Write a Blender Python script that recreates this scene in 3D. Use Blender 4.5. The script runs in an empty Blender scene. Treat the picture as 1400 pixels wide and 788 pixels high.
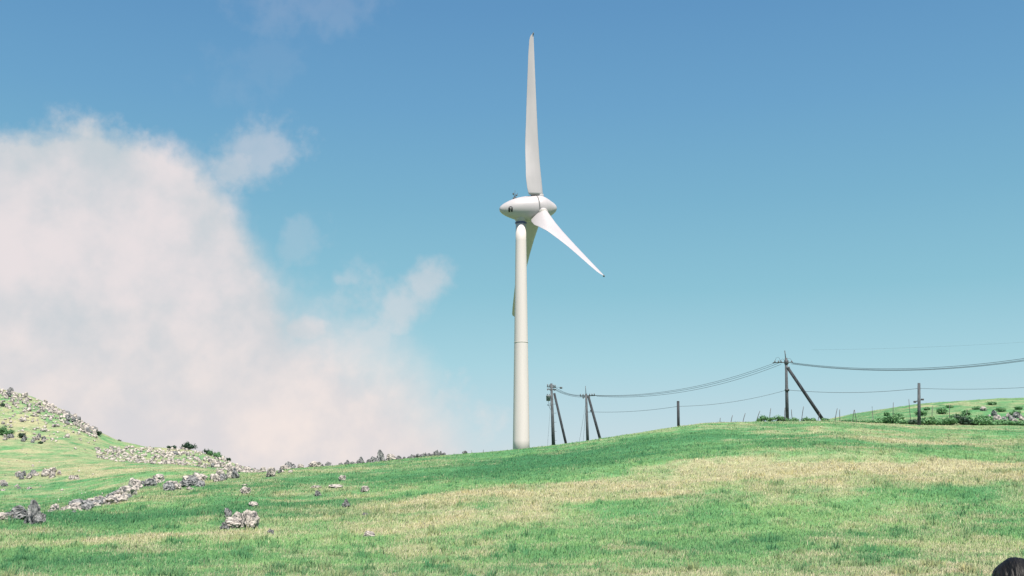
import bpy, bmesh, math, random
import numpy as np
from mathutils import Vector, Matrix, noise as mnoise
from mathutils.bvhtree import BVHTree

random.seed(7)
rng = np.random.default_rng(11)
R = math.radians
S = bpy.context.scene
COL = S.collection

# ------------------------------------------------------------------ camera
F = 1500.0            # focal length in photo pixels (1400 wide)
PITCH = R(10.0)
CP, SP = math.cos(PITCH), math.sin(PITCH)
cam_d = bpy.data.cameras.new("camera")
cam = bpy.data.objects.new("camera", cam_d)
COL.objects.link(cam)
cam_d.sensor_width = 36
cam_d.lens = 36 * F / 1400
cam_d.clip_start = 0.1
cam_d.clip_end = 9000
cam.location = (0, 0, 0)
cam.rotation_euler = (R(90) + PITCH, 0, 0)
S.camera = cam

# ------------------------------------------------------------------ exposure
S.view_settings.view_transform = 'Standard'
S.view_settings.look = 'None'
S.view_settings.gamma = 1
S.view_settings.exposure = 1.05
S.view_settings.use_curve_mapping = False
EXPO = 2 ** 1.05

# ------------------------------------------------------------------ sun
SUN_AZ, SUN_EL = R(161), R(63)          # azimuth clockwise from +Y
sdir = Vector((math.sin(SUN_AZ) * math.cos(SUN_EL), math.cos(SUN_AZ) * math.cos(SUN_EL), math.sin(SUN_EL)))
sun_d = bpy.data.lights.new("sun", 'SUN')
sun_d.energy = 4.5
sun_d.angle = R(0.6)
sun_d.color = (1.0, 0.93, 0.84)
sun = bpy.data.objects.new("sun", sun_d)
COL.objects.link(sun)
sun.rotation_euler = sdir.to_track_quat('Z', 'Y').to_euler()
sun.location = (30, -30, 60)


def srgb(r, g, b):
    return [((v / 255) / 12.92 if v <= 10 else (((v / 255) + 0.055) / 1.055) ** 2.4) for v in (r, g, b)]


# ------------------------------------------------------------------ world: Nishita sky + clouds by direction
def pix_dir(px, py):
    a = (px - 700) / F
    b = (394 - py) / F
    return Vector((a, CP - b * SP, SP + b * CP)).normalized()


def pix_azel(px, py):
    d = pix_dir(px, py)
    return math.atan2(d.x, d.y), math.asin(d.z)


W = bpy.data.worlds.new("World")
S.world = W
W.use_nodes = True
nt = W.node_tree
nt.nodes.clear()


def N(t, **kw):
    n = nt.nodes.new(t)
    for k, v in kw.items():
        setattr(n, k, v)
    return n


def setin(sock, v):
    if isinstance(v, bpy.types.NodeSocket):
        sock.id_data.links.new(v, sock)
    else:
        sock.default_value = v


def M(op, a, b=0.0, c=0.0, clamp=False):
    n = N('ShaderNodeMath', operation=op, use_clamp=clamp)
    setin(n.inputs[0], a); setin(n.inputs[1], b)
    if len(n.inputs) > 2:
        setin(n.inputs[2], c)
    return n.outputs[0]


def smooth(v, lo, hi, to=1.0):
    n = N('ShaderNodeMapRange', interpolation_type='SMOOTHSTEP')
    setin(n.inputs[0], v); setin(n.inputs[1], lo); setin(n.inputs[2], hi)
    n.inputs[3].default_value = 0; n.inputs[4].default_value = to
    return n.outputs[0]


def mixc(f, a, b):
    n = N('ShaderNodeMix', data_type='RGBA')
    setin(n.inputs[0], f)
    setin(n.inputs[6], a if isinstance(a, bpy.types.NodeSocket) else (*a, 1))
    setin(n.inputs[7], b if isinstance(b, bpy.types.NodeSocket) else (*b, 1))
    return n.outputs[2]


tc = N('ShaderNodeTexCoord')
D = tc.outputs['Generated']
sx = N('ShaderNodeSeparateXYZ'); nt.links.new(D, sx.inputs[0])
AZ = M('ARCTAN2', sx.outputs[0], sx.outputs[1])
EL = M('ARCSINE', sx.outputs[2])


def noise(scale, detail, off=(0, 0, 0), stretch=(1, 1, 1), rough=0.55):
    mp = N('ShaderNodeMapping')
    nt.links.new(D, mp.inputs[0])
    mp.inputs['Location'].default_value = off
    mp.inputs['Scale'].default_value = stretch
    n = N('ShaderNodeTexNoise')
    nt.links.new(mp.outputs[0], n.inputs['Vector'])
    n.inputs['Scale'].default_value = scale
    n.inputs['Detail'].default_value = detail
    n.inputs['Roughness'].default_value = rough
    return n.outputs[0]


n_big = M('SUBTRACT', noise(9, 5, (1.3, 2.1, 0.4)), 0.5)
n_mid = M('SUBTRACT', noise(26, 6, (4.3, 0.1, 2.4)), 0.5)
n_fine = M('SUBTRACT', noise(75, 5, (0.3, 5.1, 1.4)), 0.5)
n_wx = M('SUBTRACT', noise(16, 4, (7.3, 1.1, 6.4)), 0.5)
AZW = M('ADD', AZ, M('MULTIPLY', n_wx, 0.03))

# outline of the big cloud as elevation against azimuth
cl_pts = [(-900, 520), (-600, 330), (-250, 240), (-60, 205), (30, 178), (100, 166), (170, 180), (250, 206), (300, 240), (335, 300), (356, 350),
          (384, 400), (420, 424), (460, 436), (505, 455), (555, 492), (590, 540), (625, 600), (670, 690), (900, 760)]
cmap = [pix_azel(*p) for p in cl_pts]
A0, A1 = cmap[0][0], cmap[-1][0]
E0, E1 = -0.1, 0.45
fc = N('ShaderNodeFloatCurve')
cv = fc.mapping.curves[0]
for i, (a, e) in enumerate(cmap):
    x, y = (a - A0) / (A1 - A0), (e - E0) / (E1 - E0)
    if i == 0:
        cv.points[0].location = (x, y)
    elif i == len(cmap) - 1:
        cv.points[-1].location = (x, y)
    else:
        cv.points.new(x, y)
fc.mapping.update()
nt.links.new(M('DIVIDE', M('SUBTRACT', AZW, A0), A1 - A0), fc.inputs['Value'])
TOP = M('ADD', M('MULTIPLY', fc.outputs[0], E1 - E0), E0)
azl, azr = pix_azel(200, 300)[0], pix_azel(560, 500)[0]
softn = N('ShaderNodeMapRange')
nt.links.new(AZ, softn.inputs[0])
for i, v in enumerate((azl, azr, 0.023, 0.105)):
    softn.inputs[i + 1].default_value = v
SOFT = softn.outputs[0]
edge = M('ADD', M('SUBTRACT', TOP, EL),
         M('ADD', M('MULTIPLY', n_mid, 0.060), M('MULTIPLY', n_fine, 0.022)))
main = smooth(M('DIVIDE', edge, SOFT), -0.55, 0.85)
# the far left of the sky runs clear again behind the photographer
main = M('MULTIPLY', main, smooth(AZ, -2.4, -1.2))


def wisp(px, py, rx, ry, rot, op, amp=1.0, lo=0.0, hi=0.9):
    a, e = pix_azel(px, py)
    c, s = math.cos(R(rot)), math.sin(R(rot))
    dx = M('SUBTRACT', AZ, a); dy = M('SUBTRACT', EL, e)
    x = M('ADD', M('MULTIPLY', dx, c * F / rx), M('MULTIPLY', dy, s * F / rx))
    y = M('ADD', M('MULTIPLY', dx, -s * F / ry), M('MULTIPLY', dy, c * F / ry))
    d = M('SQRT', M('ADD', M('MULTIPLY', x, x), M('MULTIPLY', y, y)))
    v = M('ADD', M('SUBTRACT', 1.0, d), M('MULTIPLY', M('ADD', M('ADD', n_mid, M('MULTIPLY', n_fine, 0.45)), M('MULTIPLY', n_wx, 0.8)), amp))
    return smooth(v, lo, hi, op)


dens = main
for w in [(358, 208, 84, 56, 25, 0.44, 1.8), (318, 236, 46, 40, 40, 0.55, 1.8),
          (408, 335, 60, 34, 55, 0.16, 2.4), (474, 382, 34, 20, 0, 0.30, 2.0),
          (582, 388, 50, 34, 40, 0.55, 1.4), (550, 424, 72, 40, 50, 0.50, 1.4),
          (410, 452, 52, 34, 5, 0.85, 1.2), (500, 470, 70, 50, 20, 0.5, 1.4),
          (430, 14, 130, 40, 8, 0.11, 2.0), (350, 100, 90, 50, 20, 0.05, 2.5),
          (600, 570, 110, 70, 0, 0.40, 1.8), (470, 420, 90, 50, 30, .3, 2.0)]:
    dens = M('MAXIMUM', dens, wisp(*w))

# clear sky
sky = N('ShaderNodeTexSky', sky_type='NISHITA')
sky.sun_disc = False
sky.sun_elevation = SUN_EL
sky.sun_rotation = SUN_AZ
sky.altitude = 1300
sky.air_density = 1.0
sky.dust_density = 1.2
sky.ozone_density = 1.5
sk = N('ShaderNodeVectorMath', operation='SCALE')
nt.links.new(sky.outputs[0], sk.inputs[0])
sk.inputs['Scale'].default_value = 0.08
ramp = N('ShaderNodeValToRGB')
er = ramp.color_ramp
stops = [(670, (206, 214, 223)), (600, (192, 213, 222)), (500, (164, 208, 218)), (400, (137, 193, 209)),
         (280, (120, 178, 204)), (150, (106, 163, 201)), (10, (94, 149, 194)), (-700, (60, 105, 160))]
el0, el1 = pix_azel(700, 670)[1], pix_azel(700, -700)[1]
for i, (py, c) in enumerate(stops):
    pos = (pix_azel(700, py)[1] - el0) / (el1 - el0)
    col = [v / EXPO for v in srgb(*c)]
    if i < 2:
        e = er.elements[i]; e.position = pos
    else:
        e = er.elements.new(pos)
    e.color = (*col, 1)
nt.links.new(M('DIVIDE', M('SUBTRACT', EL, el0), el1 - el0), ramp.inputs[0])
clear = mixc(0.9, sk.outputs[0], ramp.outputs[0])

def ce(r, g, b):
    return [v / EXPO for v in srgb(r, g, b)]
lowf = smooth(EL, pix_azel(100, 360)[1], pix_azel(100, 620)[1])
c_light = mixc(lowf, ce(234, 225, 226), ce(245, 232, 226))
c_dark = mixc(lowf, ce(198, 207, 213), ce(220, 216, 219))
shade = smooth(M('ADD', M('ADD', M('MULTIPLY', n_big, 1.4), M('MULTIPLY', n_mid, 0.45)), M('MULTIPLY', n_fine, 0.10)), -0.34, 0.22)
ccol = mixc(shade, c_dark, c_light)
final = mixc(M('MULTIPLY', dens, 0.97), clear, ccol)
bg = N('ShaderNodeBackground')
nt.links.new(final, bg.inputs[0])
bg.inputs[1].default_value = 1.0
wo = N('ShaderNodeOutputWorld')
nt.links.new(bg.outputs[0], wo.inputs[0])


# ------------------------------------------------------------------ helpers
def tag(o, label=None, cat=None, group=None, kind=None):
    if label: o['label'] = label
    if cat: o['category'] = cat
    if group: o['group'] = group
    if kind: o['kind'] = kind
    return o


def empty(name, loc, label, cat, group=None, rz=0):
    o = bpy.data.objects.new(name, None)
    o.location = loc
    o.rotation_euler = (0, 0, rz)
    o.empty_display_size = 0.3
    COL.objects.link(o)
    return tag(o, label, cat, group)


def mesh_obj(name, bm, mat, parent=None, smooth_=True):
    me = bpy.data.meshes.new(name)
    bm.normal_update()
    bm.to_mesh(me)
    bm.free()
    if smooth_:
        for p in me.polygons:
            p.use_smooth = True
    if mat: me.materials.append(mat)
    o = bpy.data.objects.new(name, me)
    COL.objects.link(o)
    if parent: o.parent = parent
    return o


def copy_tree(o, parent=None):
    c = o.copy()
    COL.objects.link(c)
    if parent: c.parent = parent
    for ch in [k for k in o.children]:
        copy_tree(ch, c)
    return c


def tube(bm, p0, p1, r0, r1=None, seg=10, cap=True):
    p0, p1 = Vector(p0), Vector(p1)
    r1 = r0 if r1 is None else r1
    d = (p1 - p0).normalized()
    u = d.orthogonal().normalized(); v = d.cross(u)
    rings = []
    for p, r in ((p0, r0), (p1, r1)):
        rings.append([bm.verts.new(p + (u * math.cos(t) + v * math.sin(t)) * r)
                      for t in [2 * math.pi * i / seg for i in range(seg)]])
    for i in range(seg):
        j = (i + 1) % seg
        bm.faces.new((rings[0][i], rings[0][j], rings[1][j], rings[1][i]))
    if cap:
        bm.faces.new(rings[0][::-1]); bm.faces.new(rings[1])


def path_tube(bm, pts, r, seg=6):
    pts = [Vector(p) for p in pts]
    prev = None
    for i, p in enumerate(pts):
        d = (pts[min(i + 1, len(pts) - 1)] - pts[max(i - 1, 0)]).normalized()
        u = d.cross(Vector((0, 0, 1)))
        u = u.normalized() if u.length > 1e-4 else d.orthogonal().normalized()
        v = u.cross(d)
        rr = r[i] if isinstance(r, (list, tuple)) else r
        ring = [bm.verts.new(p + (u * math.cos(2 * math.pi * k / seg) + v * math.sin(2 * math.pi * k / seg)) * rr) for k in range(seg)]
        if prev:
            for k in range(seg):
                bm.faces.new((prev[k], prev[(k + 1) % seg], ring[(k + 1) % seg], ring[k]))
        else:
            bm.faces.new(ring[::-1])
        prev = ring
    bm.faces.new(prev)


def box(bm, c, s, rot=None):
    m = Matrix.Translation(Vector(c)) @ (rot.to_4x4() if rot else Matrix.Identity(4)) @ Matrix.Diagonal((*s, 1))
    g = bmesh.ops.create_cube(bm, size=1.0, matrix=m)
    bmesh.ops.bevel(bm, geom=list({e for v in g['verts'] for e in v.link_edges}), offset=min(s) * 0.12,
                    segments=1, affect='EDGES')


def lathe(bm, prof, seg=48, axis='X', origin=(0, 0, 0)):
    """prof: list of (t, r) along axis"""
    o = Vector(origin)
    rings = []
    for t, r in prof:
        ring = []
        for k in range(seg):
            a = 2 * math.pi * k / seg
            c, s = math.cos(a) * max(r, 1e-4), math.sin(a) * max(r, 1e-4)
            ring.append(bm.verts.new(o + (Vector((t, c, s)) if axis == 'X' else Vector((c, s, t)))))
        rings.append(ring)
    for a, b in zip(rings, rings[1:]):
        for k in range(seg):
            j = (k + 1) % seg
            bm.faces.new((a[k], a[j], b[j], b[k]))
    bm.faces.new(rings[0][::-1]); bm.faces.new(rings[-1])
    bmesh.ops.recalc_face_normals(bm, faces=bm.faces)


# ---- materials
def mat(name):
    m = bpy.data.materials.new(name)
    m.use_nodes = True
    return m, m.node_tree, m.node_tree.nodes['Principled BSDF']


def noisy(name, c1, c2, scale=4, rough=0.6, detail=6, lo=0.35, hi=0.65, bump=0.0, bscale=20, spec=0.3, metal=0.0, stretch=(1, 1, 1)):
    m, t, p = mat(name)
    co = t.nodes.new('ShaderNodeTexCoord')
    mp = t.nodes.new('ShaderNodeMapping'); mp.inputs['Scale'].default_value = stretch
    t.links.new(co.outputs['Object'], mp.inputs[0])
    n = t.nodes.new('ShaderNodeTexNoise'); n.inputs['Scale'].default_value = scale; n.inputs['Detail'].default_value = detail
    t.links.new(mp.outputs[0], n.inputs['Vector'])
    r = t.nodes.new('ShaderNodeValToRGB')
    r.color_ramp.elements[0].position = lo; r.color_ramp.elements[0].color = (*c1, 1)
    r.color_ramp.elements[1].position = hi; r.color_ramp.elements[1].color = (*c2, 1)
    t.links.new(n.outputs[0], r.inputs[0])
    t.links.new(r.outputs[0], p.inputs['Base Color'])
    p.inputs['Roughness'].default_value = rough
    p.inputs['Specular IOR Level'].default_value = spec
    p.inputs['Metallic'].default_value = metal
    if bump:
        nb = t.nodes.new('ShaderNodeTexNoise'); nb.inputs['Scale'].default_value = bscale; nb.inputs['Detail'].default_value = 8
        t.links.new(mp.outputs[0], nb.inputs['Vector'])
        b = t.nodes.new('ShaderNodeBump'); b.inputs['Strength'].default_value = bump; b.inputs['Distance'].default_value = 0.1
        t.links.new(nb.outputs[0], b.inputs['Height'])
        t.links.new(b.outputs[0], p.inputs['Normal'])
    return m


M_WHITE = noisy('turbine_white', (0.345, 0.325, 0.335), (0.395, 0.372, 0.38), 0.7, 0.42, lo=0.3, hi=0.7, spec=0.4, stretch=(1, 1, 0.25))
M_TOWER = noisy('tower_white', (0.52, 0.472, 0.462), (0.585, 0.53, 0.515), 0.5, 0.5, lo=0.3, hi=0.7, spec=0.3, stretch=(2, 2, 0.15))
M_BLUE = noisy('flange_blue', (0.04, 0.05, 0.14), (0.06, 0.08, 0.2), 5)
M_SEAM = noisy('seam_dark', (0.06, 0.07, 0.07), (0.1, 0.11, 0.11), 5)
M_JOINT = noisy('joint_grey', (0.38, 0.36, 0.34), (0.46, 0.44, 0.41), 5)
M_BLACK = noisy('emblem_black', (0.012, 0.012, 0.015), (0.02, 0.02, 0.024), 5)
M_POLE = noisy('pole_concrete', (0.04, 0.048, 0.055), (0.10, 0.108, 0.118), 3, 0.85, bump=0.2, stretch=(2, 2, .6))
M_STRUT = noisy('pole_creosote', (0.018, 0.022, 0.026), (0.04, 0.045, 0.052), 3, 0.8, bump=0.2, stretch=(2, 2, .6))
M_STEEL = noisy('dark_steel', (0.035, 0.04, 0.045), (0.08, 0.085, 0.09), 6, 0.5)
M_CERAM = noisy('insulator', (0.10, 0.10, 0.11), (0.22, 0.22, 0.23), 8, 0.3)
M_WIRE = noisy('wire', (0.03, 0.04, 0.045), (0.05, 0.055, 0.06), 3, 0.6)
M_POST = noisy('fence_post_wood', (0.05, 0.045, 0.05), (0.13, 0.12, 0.12), 9, 0.9)
M_TRANS = noisy('transformer_grey', (0.12, 0.14, 0.15), (0.2, 0.22, 0.23), 4, 0.5)
M_ROCK = noisy('limestone', (0.06, 0.062, 0.065), (0.42, 0.38, 0.345), 1.9, 0.95, detail=9, lo=0.36, hi=0.56, bump=0.7, bscale=4.5, spec=0.15)
M_ROCKD = noisy('weathered_limestone', (0.03, 0.036, 0.04), (0.27, 0.27, 0.27), 2.6, 0.95, detail=9, lo=0.38, hi=0.62, bump=0.9, bscale=5, spec=0.15)

# ------------------------------------------------------------------ numpy noise
_tab = rng.random((256, 256))


def vnoise(x, y):
    xi, yi = np.floor(x).astype(int), np.floor(y).astype(int)
    fx, fy = x - xi, y - yi
    fx = fx * fx * (3 - 2 * fx); fy = fy * fy * (3 - 2 * fy)
    def g(a, b): return _tab[(a * 1 + b * 57) % 256, (b + (a // 256) * 13) % 256]
    a, b, c, d = g(xi, yi), g(xi + 1, yi), g(xi, yi + 1), g(xi + 1, yi + 1)
    return (a * (1 - fx) + b * fx) * (1 - fy) + (c * (1 - fx) + d * fx) * fy


def fbm(x, y, o=4, gain=0.5):
    s, a, t = 0, 1, 0
    for i in range(o):
        s = s + a * (vnoise(x * 2 ** i + 17.3 * i, y * 2 ** i + 9.1 * i) - 0.5)
        t += a; a *= gain
    return s / t * 2


# ------------------------------------------------------------------ terrain
def tan_el(py):
    b = (394 - py) / F
    return (SP + b * CP) / (CP - b * SP)


def u_of(px, py):
    b = (394 - py) / F
    return ((px - 700) / F) / (CP - b * SP)


# rows: lists of (px, Y, py) or (px, Y, ('z', z))
CREST = [(-300, 52, 716), (0, 58, 706), (50, 60, 703), (100, 66, 695), (150, 71, 686), (200, 77, 673), (250, 84, 664), (300, 91, 655),
         (350, 98, 648), (400, 104, 641.5), (500, 108, 635), (600, 110, 625.5), (700, 112, 617.5), (760, 113, 610.5), (800, 114, 605), (860, 115, 596),
         (900, 116, 590), (960, 117, 582), (1040, 117, 577), (1130, 117, 575.5), (1200, 117, 580.5), (1260, 117, 584), (1400, 117, 586), (1800, 117, 590)]
DIP = [(-300, 68, 712), (0, 76, 703), (50, 79, 698), (100, 84, 686), (150, 90, 672), (200, 95, 658), (250, 101, 650), (300, 108, 646),
       (350, 114, 646), (400, 122, 650), (500, 128, 645), (600, 130, 636), (700, 132, 628), (760, 133, 622), (800, 134, 616), (860, 134, 606),
       (900, 134, 600), (960, 134, 592), (1040, 131, 579.5), (1130, 128, 577.5), (1200, 128, 578), (1260, 128, 579.5), (1400, 128, 580), (1800, 128, 584)]
MID = [(-300, 120, 640), (0, 120, 652), (50, 123, 650), (100, 126, 644), (150, 129, 638), (200, 132, 635), (250, 135, 634), (300, 138, 638),
       (350, 142, 648), (400, 150, 662), (500, 160, 660), (700, 165, 650), (860, 165, 632), (1000, 160, 608), (1060, 155, 592), (1130, 150, 577),
       (1200, 150, 568), (1260, 150, 563), (1400, 150, 557), (1800, 150, 550)]
FAR = [(-300, 165, 590), (0, 165, 604), (50, 166, 607), (100, 167, 611), (150, 168, 622), (200, 168, 627), (250, 168, 630), (300, 168, 636),
       (350, 170, 645), (400, 180, 672), (500, 190, 675), (700, 195, 670), (860, 195, 655), (1000, 190, 625), (1060, 185, 602), (1130, 180, 575),
       (1165, 178, 569), (1200, 176, 563.5), (1250, 176, 556.5), (1330, 176, 549), (1400, 176, 545), (1800, 176, 530)]
TOPR = [(-300, 238, 492), (-100, 232, 515), (0, 230, 533), (40, 226, 543), (90, 220, 563), (130, 213, 588), (160, 207, 604), (200, 200, 612), (260, 190, 614),
        (300, 185, 626), (330, 180, 638), (370, 178, 646), (420, 195, 676), (500, 230, 690), (700, 240, 690), (900, 240, 680), (1060, 230, 640),
        (1130, 215, 600), (1200, 215, 582), (1400, 215, 562), (1800, 215, 550)]


def row_arrays(rows, us):
    px = np.array([r[0] for r in rows], float); Y = np.array([r[1] for r in rows], float)
    py = np.array([r[2] for r in rows], float)
    uu = np.array([u_of(a, b) for a, b in zip(px, py)])
    z = Y * np.array([tan_el(p) for p in py])
    return np.interp(us, uu, Y), np.interp(us, uu, z)


us = np.concatenate([-np.geomspace(3.0, 0.72, 26)[:-1], np.linspace(-0.72, 0.72, 620), np.geomspace(0.72, 3.0, 26)[1:]])
Ys = np.concatenate([np.linspace(-70, 18, 30), np.geomspace(20, 265, 520), np.geomspace(275, 4000, 36)])
nu, nY = len(us), len(Ys)


def sm(a, n=9):
    k = np.hanning(n + 2)[1:-1]; k /= k.sum()
    p = np.pad(a, n // 2, mode='edge')
    return np.convolve(p, k, 'valid')


one = np.ones(nu)
rowsYZ = [(one * -70, one * -3.0), (one * 0, one * -1.6), (one * 4, one * -1.95), (one * 10, one * -2.2), (one * 20, one * -2.55)]
rowsYZ.append((one * 34, 34 * (tan_el(792) + 0.004 * np.clip(us, -0.6, 0.6) / 0.47)))
cY, cZ = row_arrays(CREST, us)
cY, cZ = sm(cY), sm(cZ, 7)
# one control row half way up the slope gives it a soft belly
mY = 34 + (cY - 34) * 0.5
mZ = rowsYZ[-1][1] * 0.5 + cZ * 0.5 + 0.25 + 0.5 * np.clip(us / 0.47, -1, 1)
rowsYZ.append((mY, mZ))
rowsYZ.append((cY, cZ))
for rr in (DIP, MID, FAR, TOPR):
    a, b = row_arrays(rr, us)
    rowsYZ.append((sm(a), sm(b, 7)))
tY, tZ = rowsYZ[-1]
rowsYZ += [(tY + 45, tZ - 12), (one * 600, one * -45), (one * 4000, one * -60)]
KY = np.array([r[0] for r in rowsYZ]); KZ = np.array([r[1] for r in rowsYZ])


def pchip(x, y, xi):
    h = np.diff(x); d = np.diff(y) / h
    m = np.zeros_like(y)
    for i in range(1, len(x) - 1):
        if d[i - 1] * d[i] > 0:
            w1, w2 = 2 * h[i] + h[i - 1], h[i] + 2 * h[i - 1]
            m[i] = (w1 + w2) / (w1 / d[i - 1] + w2 / d[i])
    m[0], m[-1] = d[0], d[-1]
    k = np.clip(np.searchsorted(x, xi) - 1, 0, len(x) - 2)
    t = (xi - x[k]) / h[k]
    return ((2 * t**3 - 3 * t**2 + 1) * y[k] + (t**3 - 2 * t**2 + t) * h[k] * m[k]
            + (-2 * t**3 + 3 * t**2) * y[k + 1] + (t**3 - t**2) * h[k] * m[k + 1])


G = np.zeros((nY, nu))
for j in range(nu):
    G[:, j] = pchip(KY[:, j], KZ[:, j], Ys)
GX = us[None, :] * np.maximum(Ys, 20)[:, None]
GY = np.repeat(Ys[:, None], nu, 1)
crestdist = np.abs(GY - cY[None, :])
amp = np.clip((GY - 12) / 25, 0, 1) * (0.35 + 0.65 * np.clip(crestdist / 25, 0, 1))
G += amp * (0.30 * fbm(GX / 11, GY / 8, 3) + 0.07 * fbm(GX / 2.1, GY / 1.7, 3))


def ground_z(X, Y):
    X = np.asarray(X, float); Y = np.asarray(Y, float)
    U = X / np.maximum(Y, 20)
    fi = np.interp(Y, Ys, np.arange(nY)); fj = np.interp(U, us, np.arange(nu))
    i = np.clip(fi.astype(int), 0, nY - 2); j = np.clip(fj.astype(int), 0, nu - 2)
    a, b = fi - i, fj - j
    return (G[i, j] * (1 - a) * (1 - b) + G[i + 1, j] * a * (1 - b) + G[i, j + 1] * (1 - a) * b + G[i + 1, j + 1] * a * b)


def at(px, Y, py=600):
    """world point on the ground in the photo column px at depth Y"""
    X = u_of(px, py) * Y
    return Vector((X, Y, float(ground_z(X, Y))))


def hit(px, py, ymin=22):
    """first ground point along the photo ray through px, py"""
    t = tan_el(py); u = u_of(px, py)
    yy = np.arange(ymin, 260, 0.1)
    g = ground_z(u * yy, yy)
    k = np.nonzero(g >= t * yy)[0]
    if not len(k): return None
    Y = float(yy[k[0]])
    return Vector((u * Y, Y, float(g[k[0]])))


def ray(px, py, Y):
    return Vector((u_of(px, py) * Y, Y, tan_el(py) * Y))


# vegetation field: t = straw-coloured seed heads, d = lush dark grass, with slope shading put into its colour
# patches: (px, py, radius px x, radius py y, t add, d add)
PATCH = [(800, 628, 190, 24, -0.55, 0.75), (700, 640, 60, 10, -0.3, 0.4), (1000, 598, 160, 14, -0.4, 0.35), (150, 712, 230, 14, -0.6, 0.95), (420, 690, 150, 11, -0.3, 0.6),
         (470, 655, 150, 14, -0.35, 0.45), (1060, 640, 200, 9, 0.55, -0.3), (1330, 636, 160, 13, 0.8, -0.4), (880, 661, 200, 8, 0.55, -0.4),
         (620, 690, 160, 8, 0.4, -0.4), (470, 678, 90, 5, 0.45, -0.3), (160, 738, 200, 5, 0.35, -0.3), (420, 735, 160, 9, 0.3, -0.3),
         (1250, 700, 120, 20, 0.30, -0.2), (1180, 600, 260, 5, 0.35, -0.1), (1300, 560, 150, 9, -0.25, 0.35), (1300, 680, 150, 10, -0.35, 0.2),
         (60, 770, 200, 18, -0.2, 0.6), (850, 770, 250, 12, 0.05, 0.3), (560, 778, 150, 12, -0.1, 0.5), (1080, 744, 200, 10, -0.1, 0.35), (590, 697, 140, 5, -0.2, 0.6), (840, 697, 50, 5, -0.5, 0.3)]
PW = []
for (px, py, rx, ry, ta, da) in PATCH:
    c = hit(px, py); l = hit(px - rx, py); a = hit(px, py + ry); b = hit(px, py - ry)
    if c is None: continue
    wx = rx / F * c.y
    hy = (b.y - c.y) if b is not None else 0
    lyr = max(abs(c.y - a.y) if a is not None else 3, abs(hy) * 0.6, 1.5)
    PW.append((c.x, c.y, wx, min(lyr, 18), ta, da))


def veg(X, Y):
    wx = X + 4.0 * fbm(X / 9 + 3, Y / 6, 4); wy = Y + 5.0 * fbm(X / 12, Y / 7 + 8, 4)
    t = 0.36 + 0.50 * fbm(wx / 16, wy / 6.5, 4) + 0.42 * fbm(wx / 3.2 + 50, wy / 2.2, 4, .7)
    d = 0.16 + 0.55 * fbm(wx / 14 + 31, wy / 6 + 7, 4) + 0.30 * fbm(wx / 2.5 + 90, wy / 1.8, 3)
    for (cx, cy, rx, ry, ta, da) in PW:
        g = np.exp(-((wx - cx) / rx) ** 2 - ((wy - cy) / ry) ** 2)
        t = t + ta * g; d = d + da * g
    t = t + 0.38 * fbm(X / 1.3 + 5, Y / 1.5, 2)
    t = t + 0.14 * np.clip((Y - 95) / 30, 0, 1) * (X < -0.15 * Y) + 0.06 * (Y > 135)
    return np.clip(t, 0, 1), np.clip(d, 0, 1)


C_GREEN = np.array((0.115, 0.295, 0.125)); C_LUSH_SHADE = np.array((0.060, 0.200, 0.092)); C_TAN = np.array((0.42, 0.395, 0.24))


C_FRESH = np.array((0.185, 0.36, 0.155))


def veg_col(t, d, f=None):
    t = t[..., None]; d = d[..., None]
    c = C_GREEN * (1 - d) + C_LUSH_SHADE * d
    if f is not None:
        f = f[..., None] * (1 - d)
        c = c * (1 - f) + C_FRESH * f
    k = np.clip((t - 0.17) * 1.45, 0, 1) * 0.9
    return c * (1 - k) + C_TAN * k


def fresh(X, Y):
    f = 0.40 + 1.1 * fbm(X / 7 + 70, Y / 3.2 + 20, 4) + 0.5 * fbm(X / 1.4, Y / 1.2 + 60, 2) + 0.25 * np.clip((70 - Y) / 30, -1, 1)
    return np.clip(f, 0, 1)


# terrain mesh
verts = np.stack([GX, GY, G], -1).reshape(-1, 3)
ii, jj = np.meshgrid(np.arange(nY - 1), np.arange(nu - 1), indexing='ij')
q = np.stack([ii * nu + jj, ii * nu + jj + 1, (ii + 1) * nu + jj + 1, (ii + 1) * nu + jj], -1).reshape(-1, 4)


def np_mesh(name, v, faces, cols=None, smooth_=True):
    me = bpy.data.meshes.new(name)
    me.vertices.add(len(v)); me.vertices.foreach_set('co', v.astype(np.float32).ravel())
    n = faces.shape[1]
    me.loops.add(faces.size); me.loops.foreach_set('vertex_index', faces.astype(np.int32).ravel())
    me.polygons.add(len(faces))
    me.polygons.foreach_set('loop_start', (np.arange(len(faces)) * n).astype(np.int32))
    if smooth_:
        me.polygons.foreach_set('use_smooth', np.ones(len(faces), bool))
    me.update(calc_edges=True)
    if cols is not None:
        at_ = me.color_attributes.new('species_and_shade', 'FLOAT_COLOR', 'POINT')
        at_.data.foreach_set('color', np.concatenate([cols, np.ones((len(cols), 1))], 1).astype(np.float32).ravel())
    return me


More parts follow.
